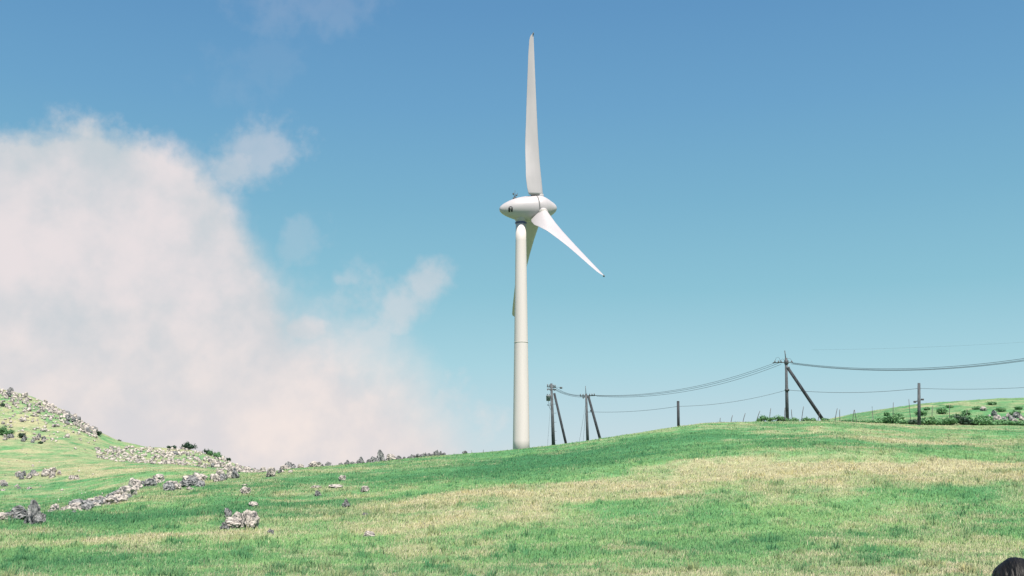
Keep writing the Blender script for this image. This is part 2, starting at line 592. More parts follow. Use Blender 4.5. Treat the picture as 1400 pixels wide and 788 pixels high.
tt, dd = veg(GX.ravel(), GY.ravel())
gcol = veg_col(tt, dd, fresh(GX.ravel(), GY.ravel())) * 0.76  # turf colour darkened all over in place of the missing blade shadow
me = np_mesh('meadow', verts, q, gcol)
ground = bpy.data.objects.new('meadow', me); COL.objects.link(ground)
tag(ground, kind='structure')
m, t_, p_ = mat('meadow_soil_and_turf')
at_n = t_.nodes.new('ShaderNodeAttribute'); at_n.attribute_name = 'species_and_shade'
co = t_.nodes.new('ShaderNodeTexCoord')
nz = t_.nodes.new('ShaderNodeTexNoise'); nz.inputs['Scale'].default_value = 1.6; nz.inputs['Detail'].default_value = 10; nz.inputs['Roughness'].default_value = 0.75
t_.links.new(co.outputs['Object'], nz.inputs['Vector'])
mr = t_.nodes.new('ShaderNodeMapRange')
for i, v in enumerate((0.3, 0.7, 0.55, 1.35)): mr.inputs[i + 1].default_value = v
t_.links.new(nz.outputs[0], mr.inputs[0])
sc = t_.nodes.new('ShaderNodeVectorMath'); sc.operation = 'SCALE'
t_.links.new(at_n.outputs['Color'], sc.inputs[0]); t_.links.new(mr.outputs[0], sc.inputs['Scale'])
t_.links.new(sc.outputs[0], p_.inputs['Base Color'])
p_.inputs['Roughness'].default_value = 1.0; p_.inputs['Specular IOR Level'].default_value = 0.05
bp = t_.nodes.new('ShaderNodeBump'); bp.inputs['Strength'].default_value = 0.6; bp.inputs['Distance'].default_value = 0.25
t_.links.new(nz.outputs[0], bp.inputs['Height']); t_.links.new(bp.outputs[0], p_.inputs['Normal'])
me.materials.append(m)

# ------------------------------------------------------------------ grass (stuff)
NT = 560000
xi = rng.random(NT)
y_lo, y_hi = 24.0, 245.0
gy = 1 / (1 / y_lo - xi * (1 / y_lo - 1 / y_hi))      # density ~ 1/Y^2
gu = (rng.random(NT) * 2 - 1) * 0.56
gx = gu * gy
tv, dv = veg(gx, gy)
gz = ground_z(gx, gy)
# leave out what lies far behind the crest on the right and is never seen
vis = ~((gx / gy > -0.17) & (gx / gy < 0.26) & (gy > 132))
gx, gy, gz, tv, dv = gx[vis], gy[vis], gz[vis], tv[vis], dv[vis]
n = len(gx)
NB = 4
clump = 0.5 + 0.5 * np.clip(fbm(gx / 0.9, gy / 0.9, 2) + 0.5, 0, 1.2)
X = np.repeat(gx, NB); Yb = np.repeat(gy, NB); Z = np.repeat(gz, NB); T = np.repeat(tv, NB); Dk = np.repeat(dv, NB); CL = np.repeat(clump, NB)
m_ = len(X)
dist = Yb
spread = 0.10 + 0.0015 * dist
X = X + rng.normal(0, 1, m_) * spread; Yb = Yb + rng.normal(0, 1, m_) * spread
Z = ground_z(X, Yb) - 0.02
seed = rng.random(m_) < (0.015 + 0.45 * T * (1 - 0.7 * Dk))
hgt = ((0.06 + 0.13 * rng.random(m_) ** 1.5) * CL + 0.05 * seed + 0.05 * Dk * CL) * np.clip(1.2 - Yb / 170, .42, 1)
tuss = np.clip((fbm(X / 0.55 + 40, Yb / 0.7 + 3, 2) - 0.42) * 6, 0, 1)
hgt = hgt * (1 + 1.0 * tuss); Dk = np.clip(Dk + 0.6 * tuss, 0, 1); seed = seed & (tuss < 0.5)
wid = (0.006 + 0.00019 * dist) * (0.7 + 0.6 * rng.random(m_)) * np.where(seed, 0.9, 1.2)
ang = rng.random(m_) * math.pi * 2
lean = rng.random(m_) * 0.65
la = rng.random(m_) * math.pi * 2
dx, dy = np.cos(ang) * wid, np.sin(ang) * wid
lx, ly = np.cos(la) * lean * hgt + 0.12 * hgt, np.sin(la) * lean * hgt
V = np.empty((m_, 4, 3))
V[:, 0] = np.stack([X - dx, Yb - dy, Z], -1)
V[:, 1] = np.stack([X + dx, Yb + dy, Z], -1)
V[:, 2] = np.stack([X + dx * .35 + lx, Yb + dy * .35 + ly, Z + hgt], -1)
V[:, 3] = np.stack([X - dx * .35 + lx, Yb - dy * .35 + ly, Z + hgt], -1)
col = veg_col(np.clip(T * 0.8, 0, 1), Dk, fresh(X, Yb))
vary = (0.85 + 0.4 * rng.random(m_))[:, None]
yell = rng.random(m_)[:, None]
col = col * vary * (1 + yell * np.array((0.30, 0.08, -0.1)))
straw = np.array((0.48, 0.47, 0.31)) * (0.70 + 0.5 * rng.random(m_) + 0.5 * (rng.random(m_) < .12))[:, None] * (1 + rng.random(m_)[:, None] * np.array((0.1, -0.02, 0.05)))
w_s = (0.35 + 0.65 * np.clip(T * 1.2, 0, 1))[:, None]
col = np.where(seed[:, None], straw * w_s + col * (1 - w_s), col)
colv = np.repeat(col, 4, axis=0)
fq = np.arange(m_ * 4).reshape(-1, 4)
me = np_mesh('grass', V.reshape(-1, 3), fq, colv, smooth_=False)
grass = bpy.data.objects.new('grass', me); COL.objects.link(grass)
tag(grass, 'long green and straw coloured meadow grass covering the hillside', 'grass', kind='stuff')
m, t_, p_ = mat('grass_blade')
at_n = t_.nodes.new('ShaderNodeAttribute'); at_n.attribute_name = 'species_and_shade'
t_.links.new(at_n.outputs['Color'], p_.inputs['Base Color'])
p_.inputs['Roughness'].default_value = 0.7; p_.inputs['Specular IOR Level'].default_value = 0.2
tr = t_.nodes.new('ShaderNodeBsdfTranslucent'); t_.links.new(at_n.outputs['Color'], tr.inputs[0])
# blades stand in a thick sward, so shade them with a normal bent up towards the open sky
ge = t_.nodes.new('ShaderNodeNewGeometry')
va = t_.nodes.new('ShaderNodeVectorMath'); va.operation = 'ADD'; va.inputs[1].default_value = (0, 0, 0.9)
t_.links.new(ge.outputs['Normal'], va.inputs[0])
vn = t_.nodes.new('ShaderNodeVectorMath'); vn.operation = 'NORMALIZE'; t_.links.new(va.outputs[0], vn.inputs[0])
t_.links.new(vn.outputs[0], p_.inputs['Normal'])
mx = t_.nodes.new('ShaderNodeMixShader'); mx.inputs[0].default_value = 0.42
t_.links.new(p_.outputs[0], mx.inputs[1]); t_.links.new(tr.outputs[0], mx.inputs[2])
t_.links.new(mx.outputs[0], t_.nodes['Material Output'].inputs[0])
me.materials.append(m)

# ------------------------------------------------------------------ wind turbine
TY = 132.0
MPP = TY / F * 1.0 / (CP - ((394 - 286) / F) * SP) * 1.0      # metres per photo pixel (sideways) at the hub
hubc = ray(738.0, 285.5, TY)
PSI, TILT = R(13.7), R(4.6)
TX = u_of(712.3, 450) * 133.2
towerY = TY - 2.2 * math.sin(PSI)
tower_x = u_of(712.2, 330) * towerY
base_z = float(ground_z(tower_x, towerY)) - 0.1
turb = empty('wind_turbine', (tower_x, towerY, base_z), 'white three bladed wind turbine standing behind the crest of the meadow', 'wind turbine')


def rel(v): return Vector(v) - Vector((tower_x, towerY, base_z))


ring_top = ray(712.2, 305.5, towerY).z
zt = ring_top - base_z
vis_bot = ray(712, 614, towerY).z - base_z
pxm = towerY / F
r_top, r_vis = 7.15 * pxm, 11.4 * pxm


def tr_(z): return r_top + (r_vis - r_top) * (zt - z) / (zt - vis_bot)


bm = bmesh.new()
lathe(bm, [(z, tr_(z)) for z in np.linspace(0, zt, 14)], 56, 'Z')
mesh_obj('tower', bm, M_TOWER, turb)
seam_z = ray(712, 468.5, towerY).z - base_z
bm = bmesh.new()
lathe(bm, [(seam_z - .045, tr_(seam_z) + .002), (seam_z - .04, tr_(seam_z) + .022), (seam_z + .04, tr_(seam_z) + .022), (seam_z + .045, tr_(seam_z) + .002)], 56, 'Z')
mesh_obj('tower_joint', bm, M_JOINT, turb)
bm = bmesh.new()
lathe(bm, [(zt - .08, r_top + .06), (zt + .07, r_top + .11), (zt + .10, r_top + .02)], 56, 'Z')
mesh_obj('yaw_flange', bm, M_BLUE, turb)
# base foundation and door (behind the crest)
bm = bmesh.new()
lathe(bm, [(-.4, 2.2), (.18, 2.2), (.2, 2.15)], 40, 'Z')
mesh_obj('foundation', bm, M_POLE, turb)

# nacelle frame
RM = Matrix.Rotation(PSI, 4, 'Z') @ Matrix.Rotation(-TILT, 4, 'Y')
head_m = Matrix.Translation(rel(hubc)) @ RM
k = MPP / 0.965     # metres of axis per pixel


def prof_px(pts): return [((x - 738) * k, r * MPP) for x, r in pts]


def smooth_prof(pts, n=60):
    x = np.array([p[0] for p in pts]); y = np.array([p[1] for p in pts])
    # cumulative chord parameter keeps the round ends round
    s = np.concatenate([[0], np.cumsum(np.hypot(np.diff(x), np.diff(y)))])
    si = np.linspace(0, s[-1], n)
    return list(zip(pchip(s, x, si), np.maximum(pchip(s, y, si), 0)))


nac_px = [(683.2, 0), (683.6, 2.2), (685.3, 4.7), (689, 7.6), (696, 11.3), (704, 14.3), (714, 16.6), (724, 17.8), (732.6, 18.1)]
nprof = smooth_prof(prof_px(nac_px))
bm = bmesh.new()
lathe(bm, nprof, 72, 'X')
nac = mesh_obj('nacelle', bm, M_WHITE, turb); nac.matrix_local = head_m
# neck under the nacelle, on the tower axis
bm = bmesh.new()
neck = [(zt + .10, r_top + .0), (zt + .25, r_top + .03), (zt + .40, r_top + .10), (zt + .55, r_top + .22), (zt + .75, r_top + .05)]
lathe(bm, neck, 56, 'Z')
mesh_obj('nacelle_neck', bm, M_WHITE, turb)
bm = bmesh.new()
lathe(bm, [((732.6 - 738) * k, 17.6 * MPP), ((733.7 - 738) * k, 17.6 * MPP)], 72, 'X')
g = mesh_obj('rotor_gap', bm, M_SEAM, turb); g.matrix_local = head_m
spin_px = [(733.7, 17.9), (737, 17.8), (742, 16.8), (748, 13.8), (753, 10.2), (757, 7.2), (759.6, 4.6), (760.9, 2.0), (761.2, 0)]
bm = bmesh.new()
lathe(bm, smooth_prof(prof_px(spin_px), 40), 72, 'X')
spn = mesh_obj('spinner', bm, M_WHITE, turb); spn.matrix_local = head_m


def nac_r(x):
    xs = [a for a, b in nprof]; ys = [b for a, b in nprof]
    return float(np.interp(x, xs, ys))


def nac_pt(x, ang, off):
    """ang measured from the camera side (-Y) upwards"""
    r = nac_r(x) + off
    return Vector((x, -math.cos(ang) * r, math.sin(ang) * r))


def decal(name, polys, mt, off, parent):
    bm = bmesh.new()
    for poly in polys:
        f = bm.faces.new([bm.verts.new(nac_pt(x, a / nac_r(x), off)) for x, a in poly])
    bmesh.ops.recalc_face_normals(bm, faces=bm.faces)
    g = bmesh.ops.extrude_face_region(bm, geom=list(bm.faces))
    bmesh.ops.translate(bm, verts=[e for e in g['geom'] if isinstance(e, bmesh.types.BMVert)], vec=(0, 0.012, 0))
    bmesh.ops.recalc_face_normals(bm, faces=bm.faces)
    return mesh_obj(name, bm, mt, parent, False)


ex = (695.4 - 738) * k
em = bpy.data.objects.new('emblem', None)
bpy.data.objects.remove(em)
W2, H2 = 0.245, 0.34
arch = []
for i in range(13):
    a = math.pi * i / 12
    arch.append((ex + W2 * math.cos(a), 0.02 + (H2 - 0.04) * math.sin(a) ** 0.7 if 0 < i < 12 else 0.02))
yo = -0.20
def sh(poly): return [(x, a + yo) for x, a in poly]
polys = [sh(arch[::-1]), sh([(ex - W2, .02), (ex + W2, .02), (ex + W2, -.10), (ex - W2, -.10)]),
         sh([(ex - W2, -.10), (ex - 0.05, -.10), (ex - 0.05, -.36), (ex - W2 + .03, -.36)]),
         sh([(ex + 0.05, -.10), (ex + W2, -.10), (ex + W2 - .01, -.36), (ex + .06, -.36)])]
emb = decal('emblem', polys, M_BLACK, 0.035, turb); emb.matrix_local = head_m
pm = decal('emblem_mark', [sh([(ex - .13, .20), (ex + .13, .20), (ex + .11, .13), (ex - .11, .13)]),
                           sh([(ex - .01, .125), (ex + .08, .125), (ex + .05, -.06), (ex - .01, -.06)])], M_WHITE, 0.05, emb)

# wind sensors on the roof of the nacelle
bm = bmesh.new()
sx0 = (705 - 738) * k
zr = nac_r(sx0)
tube(bm, (sx0, 0, zr - .1), (sx0 + .12, 0, zr + 1.05), .028)
tube(bm, (sx0, 0, zr - .05), (sx0 - .12, 0, zr + .75), .028)
tube(bm, (sx0 - .15, 0, zr + .12), (sx0 + .3, 0, zr + .42), .035)
mst = mesh_obj('sensor_mast', bm, M_STEEL, turb); mst.matrix_local = head_m
bm = bmesh.new()
box(bm, (sx0 - .13, 0, zr + .62), (.16, .16, .2)); mesh_obj('wind_sensor', bm, M_STEEL, mst)
bm = bmesh.new(); box(bm, (sx0 + .26, 0, zr + .45), (.22, .12, .16)); mesh_obj('wind_sensor', bm, M_STEEL, mst)
bm = bmesh.new(); box(bm, (sx0 - .02, 0, zr + .06), (.42, .3, .16)); mesh_obj('sensor_base', bm, M_STEEL, mst)
bm = bmesh.new(); tube(bm, (sx0 + .3, 0, zr + .45), (sx0 + .42, 0, zr + .75), .025); mesh_obj('wind_vane', bm, M_STEEL, mst)
for xx in (728.5, 731.7):
    bm = bmesh.new()
    xo = (xx - 738) * k
    box(bm, (xo, 0, nac_r(xo) + .06), (.16, .3, .16))
    h = mesh_obj('roof_fitting', bm, M_SEAM, turb); h.matrix_local = head_m

# blades
L = 20.9
R0 = 18.2 * MPP


def blade_section(s):
    """s 0..1 along the span; closed loop of points in local (x,y) with LE towards +Y side, TE given by beta"""
    chord = float(np.interp(s, [0, .03, .10, .18, .30, .45, .6, .75, .88, .96, .985, 1], [2.15, 2.28, 2.25, 1.98, 1.75, 1.45, 1.20, .95, .74, .56, .42, .12]))
    thick = float(np.interp(s, [0, .03, .10, .2, .35, .6, .8, 1], [1.02, 1.0, .84, .58, .38, .22, .13, .04]))
    beta = R(float(np.interp(s, [0, .1, .3, .6, 1], BETA)))
    round_ = float(np.interp(s, [0, .03, .12, .3, 1], [.14, .12, .08, .03, 0]))
    pts = []
    n = 26
    for i in range(n):
        a = 2 * math.pi * i / n
        # airfoil in chord coordinates c (0 LE..1 TE), h thickness
        c = 0.5 * (1 - math.cos(a))
        sg = 1 if a < math.pi else -1
        h = 5 * 1.0 * (0.2969 * math.sqrt(c) - 0.126 * c - 0.3516 * c**2 + 0.2843 * c**3 - 0.1036 * c**4)
        ya = sg * h * thick
        xa = c * chord
        # flap grows tangentially from the far side of the round root
        ya += (0.10 * thick * c + float(np.interp(s, [0, .12, .3, .6], [.52, .42, .18, .05])) * chord * c ** 1.6) * (1 - round_)
        rr = thick / 2
        xc, yc = rr - rr * math.cos(a), rr * math.sin(a)
        x = xa * (1 - round_) + xc * round_
        y = ya * (1 - round_) + yc * round_
        x -= rr
        pts.append((x, y))
    # chord direction LE->TE and its normal (normal towards the upwind / camera side)
    cx, cy = -math.sin(beta), math.cos(beta)
    nx, ny = -cy, cx
    pre = 0.85 * s ** 1.15
    sweep = 0.0
    return [(x * cx + y * nx + pre, x * cy + y * ny + sweep) for x, y in pts]


BETA = [88, 86, 80, 75, 68]


def make_blade():
    bm = bmesh.new()
    rings = []
    ss = np.concatenate([np.linspace(0, .12, 10), np.linspace(.14, .96, 36), np.array([.97, .98, .99, .996, 1.0])])
    for s in ss:
        rings.append([bm.verts.new((x, y, R0 + s * L)) for x, y in blade_section(float(s))])
    for a, b in zip(rings, rings[1:]):
        for i in range(len(a)):
            j = (i + 1) % len(a)
            bm.faces.new((a[i], a[j], b[j], b[i]))
    bm.faces.new(rings[0][::-1]); bm.faces.new(rings[-1])
    bmesh.ops.recalc_face_normals(bm, faces=bm.faces)
    b = mesh_obj('blade', bm, M_WHITE, turb)
    bm = bmesh.new()
    lathe(bm, [(R0 - .75, .64), (R0 - .06, .60), (R0 + .06, .60), (R0 + .09, .56)], 40, 'Z')
    mesh_obj('root_collar', bm, M_WHITE, b)
    bm = bmesh.new()
    lathe(bm, [(R0 + .085, .575), (R0 + .135, .575)], 40, 'Z')
    mesh_obj('root_seal', bm, M_JOINT, b)
    bm = bmesh.new()
    tipx = 0.85
    box(bm, (tipx - .02, -0.05, R0 + L - .03), (.13, .17, .26))
    mesh_obj('blade_tip', bm, M_SEAM, b)
    return b


b0 = make_blade()
PHI = R(2.0)
blades = [b0]
for i in range(2):
    c = copy_tree(b0); c.parent = turb; blades.append(c)
for i, b in enumerate(blades):
    b.matrix_local = head_m @ Matrix.Rotation(PHI + i * R(120), 4, 'X')

# ------------------------------------------------------------------ utility poles
def utility_pole(px_top, py_top, px_bot, Y, r0, r1, label, group='utility poles along the crest', name='utility_pole', mt=None):
    b = at(px_bot, Y)
    b.z -= 0.1
    o = empty(name, b, label, 'utility pole', group)
    top = ray(px_top, py_top, Y) - b
    bm = bmesh.new()
    tube(bm, (0, 0, -0.4), top, r1, r0, 16)
    mesh_obj('pole', bm, mt or M_POLE, o)
    return o, b, top


def strut(o, b, p0, px1, dY, r, Y):
    bm = bmesh.new()
    e = at(px1, Y + dY) - b; e.z -= .4
    tube(bm, p0, e, r, r * 1.15, 12)
    return mesh_obj('brace_pole', bm, M_STRUT, o)


def insulator(parent, p, s=1.0, up=True):
    bm = bmesh.new()
    z = p.z
    prof = [(0, .02), (.03, .05), (.06, .11), (.09, .05), (.12, .10), (.15, .05), (.18, .085), (.24, .05), (.26, .02)]
    lathe(bm, [(t * s * (1 if up else -1), r * s) for t, r in prof], 12, 'Z', p)
    return mesh_obj('insulator', bm, M_CERAM, parent)


def crossarm(o, c, d, half, s=(.09, .12), shift=0.0, name='crossarm'):
    bm = bmesh.new()
    d = d.normalized()
    rot = Vector((1, 0, 0)).rotation_difference(d).to_matrix()
    box(bm, c + d * shift, (2 * half, s[0], s[1]), rot)
    return mesh_obj(name, bm, M_STEEL, o)


def wire(pts, r, label, group='overhead wires between the poles'):
    bm = bmesh.new()
    c = Vector(pts[0])
    path_tube(bm, [p - c for p in pts], r, 5)
    o = mesh_obj('overhead_wire', bm, M_WIRE)
    o.location = c
    return tag(o, label, 'wire', group)


def span(p, q, sag, n=28):
    return [p.lerp(q, i / n) - Vector((0, 0, 4 * sag * (i / n) * (1 - i / n))) for i in range(n + 1)]


YP = 134.0
mp = YP / F
# pole A (left, with transformer)
oA, bA, tA = utility_pole(753.8, 524.5, 757.2, YP, .13, .24, 'grey concrete utility pole with a transformer can and brackets, nearest to the turbine')
pA = lambda px, py, dY=0: ray(px, py, YP + dY) - bA
strut(oA, bA, pA(757.8, 538, 0), 777.5, -1.5, .14, YP)
armd = Vector((1, 0.35, 0)).normalized()
a = crossarm(oA, pA(754, 529.5), Vector((1, .9, 0)), .75)
for dx in (-.65, -.3, .3, .6): insulator(a, pA(754, 529) + Vector((1, .9, 0)).normalized() * dx + Vector((0, -.0, .03)))
a = crossarm(oA, pA(754.3, 532.5), Vector((1, .9, 0)), .75)
for dx in (-.65, -.25, .45): insulator(a, pA(754, 532) + Vector((1, .9, 0)).normalized() * dx + Vector((0, -.12, .0)), 0.9, False)
bm = bmesh.new()
pt = pA(749.7, 544.5, -.2)
lathe(bm, [(-.36, .10), (-.34, .25), (.22, .27), (.26, .29), (.30, .26), (.36, .1)], 20, 'Z', pt)
trn = mesh_obj('transformer', bm, M_TRANS, oA)
for sx_ in (-.12, .12): insulator(trn, pt + Vector((sx_, 0, .33)), .7)
bm = bmesh.new()
path_tube(bm, [pt + Vector((0, 0, -.3)), pt + Vector((.05, 0, -.75)), pA(752, 552), pA(755, 556)], .02)
path_tube(bm, [pA(748, 554), pA(750.5, 555), pA(752, 559), pA(755, 562)], .025)
mesh_obj('drop_cable', bm, M_STEEL, oA)
for q0, q1, rr_ in ((pA(748.4, 553.5), pA(755, 555), .03), (pA(748, 541.3, -.2), pA(755, 540.8), .035)):
    bm = bmesh.new(); path_tube(bm, [q0, q1], rr_); mesh_obj('bracket', bm, M_STEEL, oA)
for i in range(12):
    z = .8 + i * .55
    sd = -1 if i % 2 else 1
    bm = bmesh.new(); tube(bm, (0, 0, z), (sd * .34, 0, z + .03), .016, .016, 6); mesh_obj('climbing_step', bm, M_STEEL, oA)
bm = bmesh.new()
path_tube(bm, [pA(753, 548), at(747.3, YP) - bA], .012)
mesh_obj('guy_wire', bm, M_WIRE, oA)

# pole B
YB = 136.0
oB, bB, tB = utility_pole(801.3, 538.5, 803.8, YB, .13, .20, 'dark braced utility pole with a wide crossarm of insulators, second pole right of the turbine')
pB = lambda px, py, dY=0: ray(px, py, YB + dY) - bB
strut(oB, bB, pB(804.2, 541.5), 824.5, -1.5, .15, YB)
bm = bmesh.new(); tube(bm, pB(801.3, 541), pB(800.4, 528), .045, .035); mesh_obj('top_rod', bm, M_STEEL, oB)
armB = Vector((1, -.5, 0))
a = crossarm(oB, pB(803.3, 541.3), armB, 1.02)
for dx in (-.95, -.6, -.28, .28, .6, .9): insulator(a, pB(803.3, 540.8) + armB.normalized() * dx, .85)
a = crossarm(oB, pB(801.5, 543), Vector((1, -.5, 0)), .5)
for dx in (-.4, .4): insulator(a, pB(801.5, 543.3) + armB.normalized() * dx, .8, False)
a = crossarm(oB, pB(806.5, 563.6), Vector((1, 0, 0)), .42, (.05, .05), name='lower_bracket')
insulator(a, pB(807.6, 563), .9)
for q0, q1 in ((pB(800.8, 552), at(789.5, YB) - bB), (pB(801, 558), at(796, YB + 2) - bB)):
    bm = bmesh.new(); path_tube(bm, [q0, q1], .014); mesh_obj('guy_wire', bm, M_WIRE, oB)

# pole C
YC = 124.0
oC, bC, tC = utility_pole(1074.7, 489.5, 1077.2, YC, .14, .21, 'tallest dark utility pole on the crest with the longest sloping brace')
pC = lambda px, py, dY=0: ray(px, py, YC + dY) - bC
strut(oC, bC, pC(1077.6, 504), 1131.5, -1.0, .17, YC)
bm = bmesh.new(); tube(bm, pC(1074.6, 494), pC(1072.9, 479.5), .06, .05); mesh_obj('top_rod', bm, M_STEEL, oC)
bm = bmesh.new(); box(bm, pC(1075.1, 495.5), (.42, .4, .5)); mesh_obj('crossarm_clamp', bm, M_STEEL, oC)
bm = bmesh.new(); box(bm, pC(1077, 503.5), (.4, .35, .3)); mesh_obj('brace_clamp', bm, M_STEEL, oC)
bm = bmesh.new(); tube(bm, pC(1076, 532), pC(1076, 535), .25, .25, 14); mesh_obj('band', bm, M_STEEL, oC)
armC = Vector((1, -.3, 0))
a = crossarm(oC, pC(1070.3, 495.8), armC, 1.12, (.08, .10))
for px_ in (1059.5, 1064.5, 1068, 1082.5): insulator(a, pC(px_, 496), .95)
for (x0, x1, h_) in ((1059.5, 1067, 488.5), (1066, 1074, 491), (1075, 1082.6, 490)):
    bm = bmesh.new()
    path_tube(bm, [pC(x0, 494.5), pC(x0 + (x1 - x0) * .2, h_ + 1.2), pC((x0 + x1) / 2, h_), pC(x0 + (x1 - x0) * .8, h_ + 1.2), pC(x1, 494.5)], .014)
    mesh_obj('jumper_wire', bm, M_WIRE, oC)

# stub D and pole E
YD = 124.0
oD, bD, tD = utility_pole(927.1, 549.2, 927.9, YD, .15, .16, 'short bare stub pole standing alone on the crest between the two braced poles', mt=M_STRUT)
bm = bmesh.new(); tube(bm, tD + Vector((0, 0, -.02)), tD + Vector((0, 0, .06)), .165, .12, 14); mesh_obj('pole_cap', bm, M_STEEL, oD)
YE = 121.0
oE, bE, tE = utility_pole(1256.4, 524, 1257.4, YE, .15, .19, 'bare utility pole with a low bracket among the shrubs at the right')
pE = lambda px, py, dY=0: ray(px, py, YE + dY) - bE
bm = bmesh.new()
tube(bm, pE(1249.8, 549.8), pE(1262, 546), .05, .05, 8)
mesh_obj('bracket', bm, M_STEEL, oE)
for (a_, b_) in ((1250.8, 549.6), (1261.2, 546.4)):
    bm = bmesh.new(); box(bm, pE(a_, b_), (.26, .22, .2)); mesh_obj('bracket_clamp', bm, M_STEEL, oE)

# off-frame poles that carry the lines on to the right
YF = 96.0
oF, bF, tF = utility_pole(1560, 455, 1562, YF, .14, .21, 'dark utility pole outside the right edge carrying the upper wires')
oG, bG, tG = utility_pole(1480, 512, 1481, 112, .14, .18, 'bare pole outside the right edge carrying the lower wire')

# wires
AW = [ray(757.5, 529, YP), ray(755.5, 530.5, YP), ray(757, 532.5, YP)]
BW = [ray(793, 540.5, YB - .2), ray(797, 541.5, YB), ray(799, 543, YB)]
names = ['highest', 'middle', 'lowest']
for i in range(3):
    wire(span(AW[i], BW[i], .28), .022, '%s of the three short wires from the transformer pole to the second pole' % names[i])
bm = bmesh.new(); p = ray(767, 530.5, YP + .3); box(bm, (0, 0, 0), (.32, .16, .22)); path_tube(bm, [Vector((0, 0, 0)), ray(757, 528.5, YP) - p], .015)
lk = mesh_obj('line_switch', bm, M_STEEL); lk.location = p
tag(lk, 'small dark fitting hung on the wire just right of the transformer pole', 'wire fitting')
BW2 = [ray(809, 540.5, YB - .3), ray(812.5, 541, YB - .4), ray(815.5, 542, YB - .5)]
CW = [ray(1059.5, 496.3, YC + .3), ray(1064.5, 496.8, YC + .15), ray(1068, 498.3, YC)]
for i in range(3):
    wire(span(BW2[i], CW[i], [1.15, 1.2, 1.25][i]), .020, '%s of the three sagging wires from the second pole to the tallest pole' % names[i])
CW2 = [ray(1082.5, 496, YC - .3), ray(1083.5, 497, YC - .1), ray(1081, 497.6, YC)]
FW = [ray(1560, 459, YF - .4), ray(1562, 460.5, YF), ray(1560, 463, YF + .3)]
for i in range(3):
    wire(span(CW2[i], FW[i], [1.62, 1.66, 1.64][i]), .022, '%s of the three wires from the tallest pole to the right edge' % names[i])
lowg = 'overhead wires between the poles'
wire(span(ray(808, 563.3, YB), ray(927, 555.8, YD), .25), .018, 'lower wire from the second pole to the short stub pole', lowg)
wire(span(ray(927, 555.8, YD), ray(1076, 533.3, YC), .42), .018, 'lower wire from the stub pole to the tallest pole', lowg)
wire(span(ray(1076, 533.3, YC), ray(1256.5, 531.2, YE), .38), .022, 'lower wire from the tallest pole to the pole in the shrubs', lowg)
wire(span(ray(1256.5, 531.2, YE), ray(1480, 524, 112), .30), .018, 'lower wire from the pole in the shrubs to the right edge', lowg)
wire(span(ray(1110, 478.5, 300), ray(1560, 455, 300), 1.0), .013, 'faint distant wire high at the right above the others', lowg)

# ------------------------------------------------------------------ fence posts
posts = [(984.5, 121, 984.8, 571.5), (999, 121, 1001.5, 568), (1015.5, 121, 1019, 565), (1034, 121, 1039, 562), (1052.3, 121, 1053.8, 558.5), (1073.4, 120, 1073.2, 557.5),
         (1084.2, 121, 1082, 560), (1096.3, 121, 1098.7, 556), (1118.8, 121, 1121, 563), (1142, 121, 1144.8, 558.5), (1149.3, 121, 1148, 560),
         (1166.3, 123, 1167.8, 560.5), (1172.5, 123, 1168.3, 560.5), (1195, 126, 1192.3, 556), (1221.8, 128, 1221.4, 550.5), (1246.5, 128, 1242.5, 546),
         (1275, 130, 1275, 555), (1299, 130, 1298.5, 554), (1322, 130, 1322.3, 560), (644.7, 115, 644.5, 615.8), (660.5, 115, 661, 615), (673.5, 115, 673.5, 615.5)]
for i, (pb, Y, ptx, pty) in enumerate(posts):
    b = at(pb, Y); b.z -= .05
    bm = bmesh.new()
    e = ray(ptx, pty, Y) - b
    r_ = .035 if i < 19 else .025
    path_tube(bm, [Vector((0, 0, -.2)), e * .3 + Vector((.008, 0, 0)), e * .7 - Vector((.01, 0, 0)), e], [r_ * 1.15, r_ * 1.05, r_, r_ * .85], 8)
    o = mesh_obj('fence_post', bm, M_POST); o.location = b
    if i >= 19:
        lab = 'tiny thin post on the crest left of the turbine'; gr = 'tiny posts left of the turbine'
    elif i < 5:
        lab = 'thin leaning fence post on the crest left of the tallest pole'; gr = 'fence posts left of the tallest pole'
    elif i < 11:
        lab = 'thin fence post beside the brace of the tallest pole'; gr = 'fence posts around the tallest pole'
    elif i < 16:
        lab = 'thin fence post at the foot of the right hill'; gr = 'fence posts left of the shrub pole'
    else:
        lab = 'thin fence post on the right hill'; gr = 'fence posts on the right hill'
    tag(o, lab, 'fence post', gr)

# ------------------------------------------------------------------ rocks
def rock_bm(seed, sub=3, planes=14, rough=.11):
    r = random.Random(seed)
    bm = bmesh.new()
    bmesh.ops.create_icosphere(bm, subdivisions=sub, radius=1)
    ns = []
    for _ in range(planes):
        v = Vector((r.gauss(0, 1), r.gauss(0, 1), r.gauss(0, .8))).normalized()
        ns.append((v, r.uniform(.62, 1.0)))
    o = Vector((seed * 3.1, seed * 1.7, 0))
    for v in bm.verts:
        d = v.co.normalized()
        rad = 1.25
        for nn, h in ns:
            c = d.dot(nn)
            if c > .05: rad = min(rad, h / c)
        rad += rough * mnoise.fractal(d * 1.8 + o, .9, 2.1, 4) 
        cr = abs(mnoise.noise(d * 2.6 + o * 1.3))
        rad -= .22 * max(0, .12 - cr) / .12
        v.co = d * max(rad, .25)
    return bm


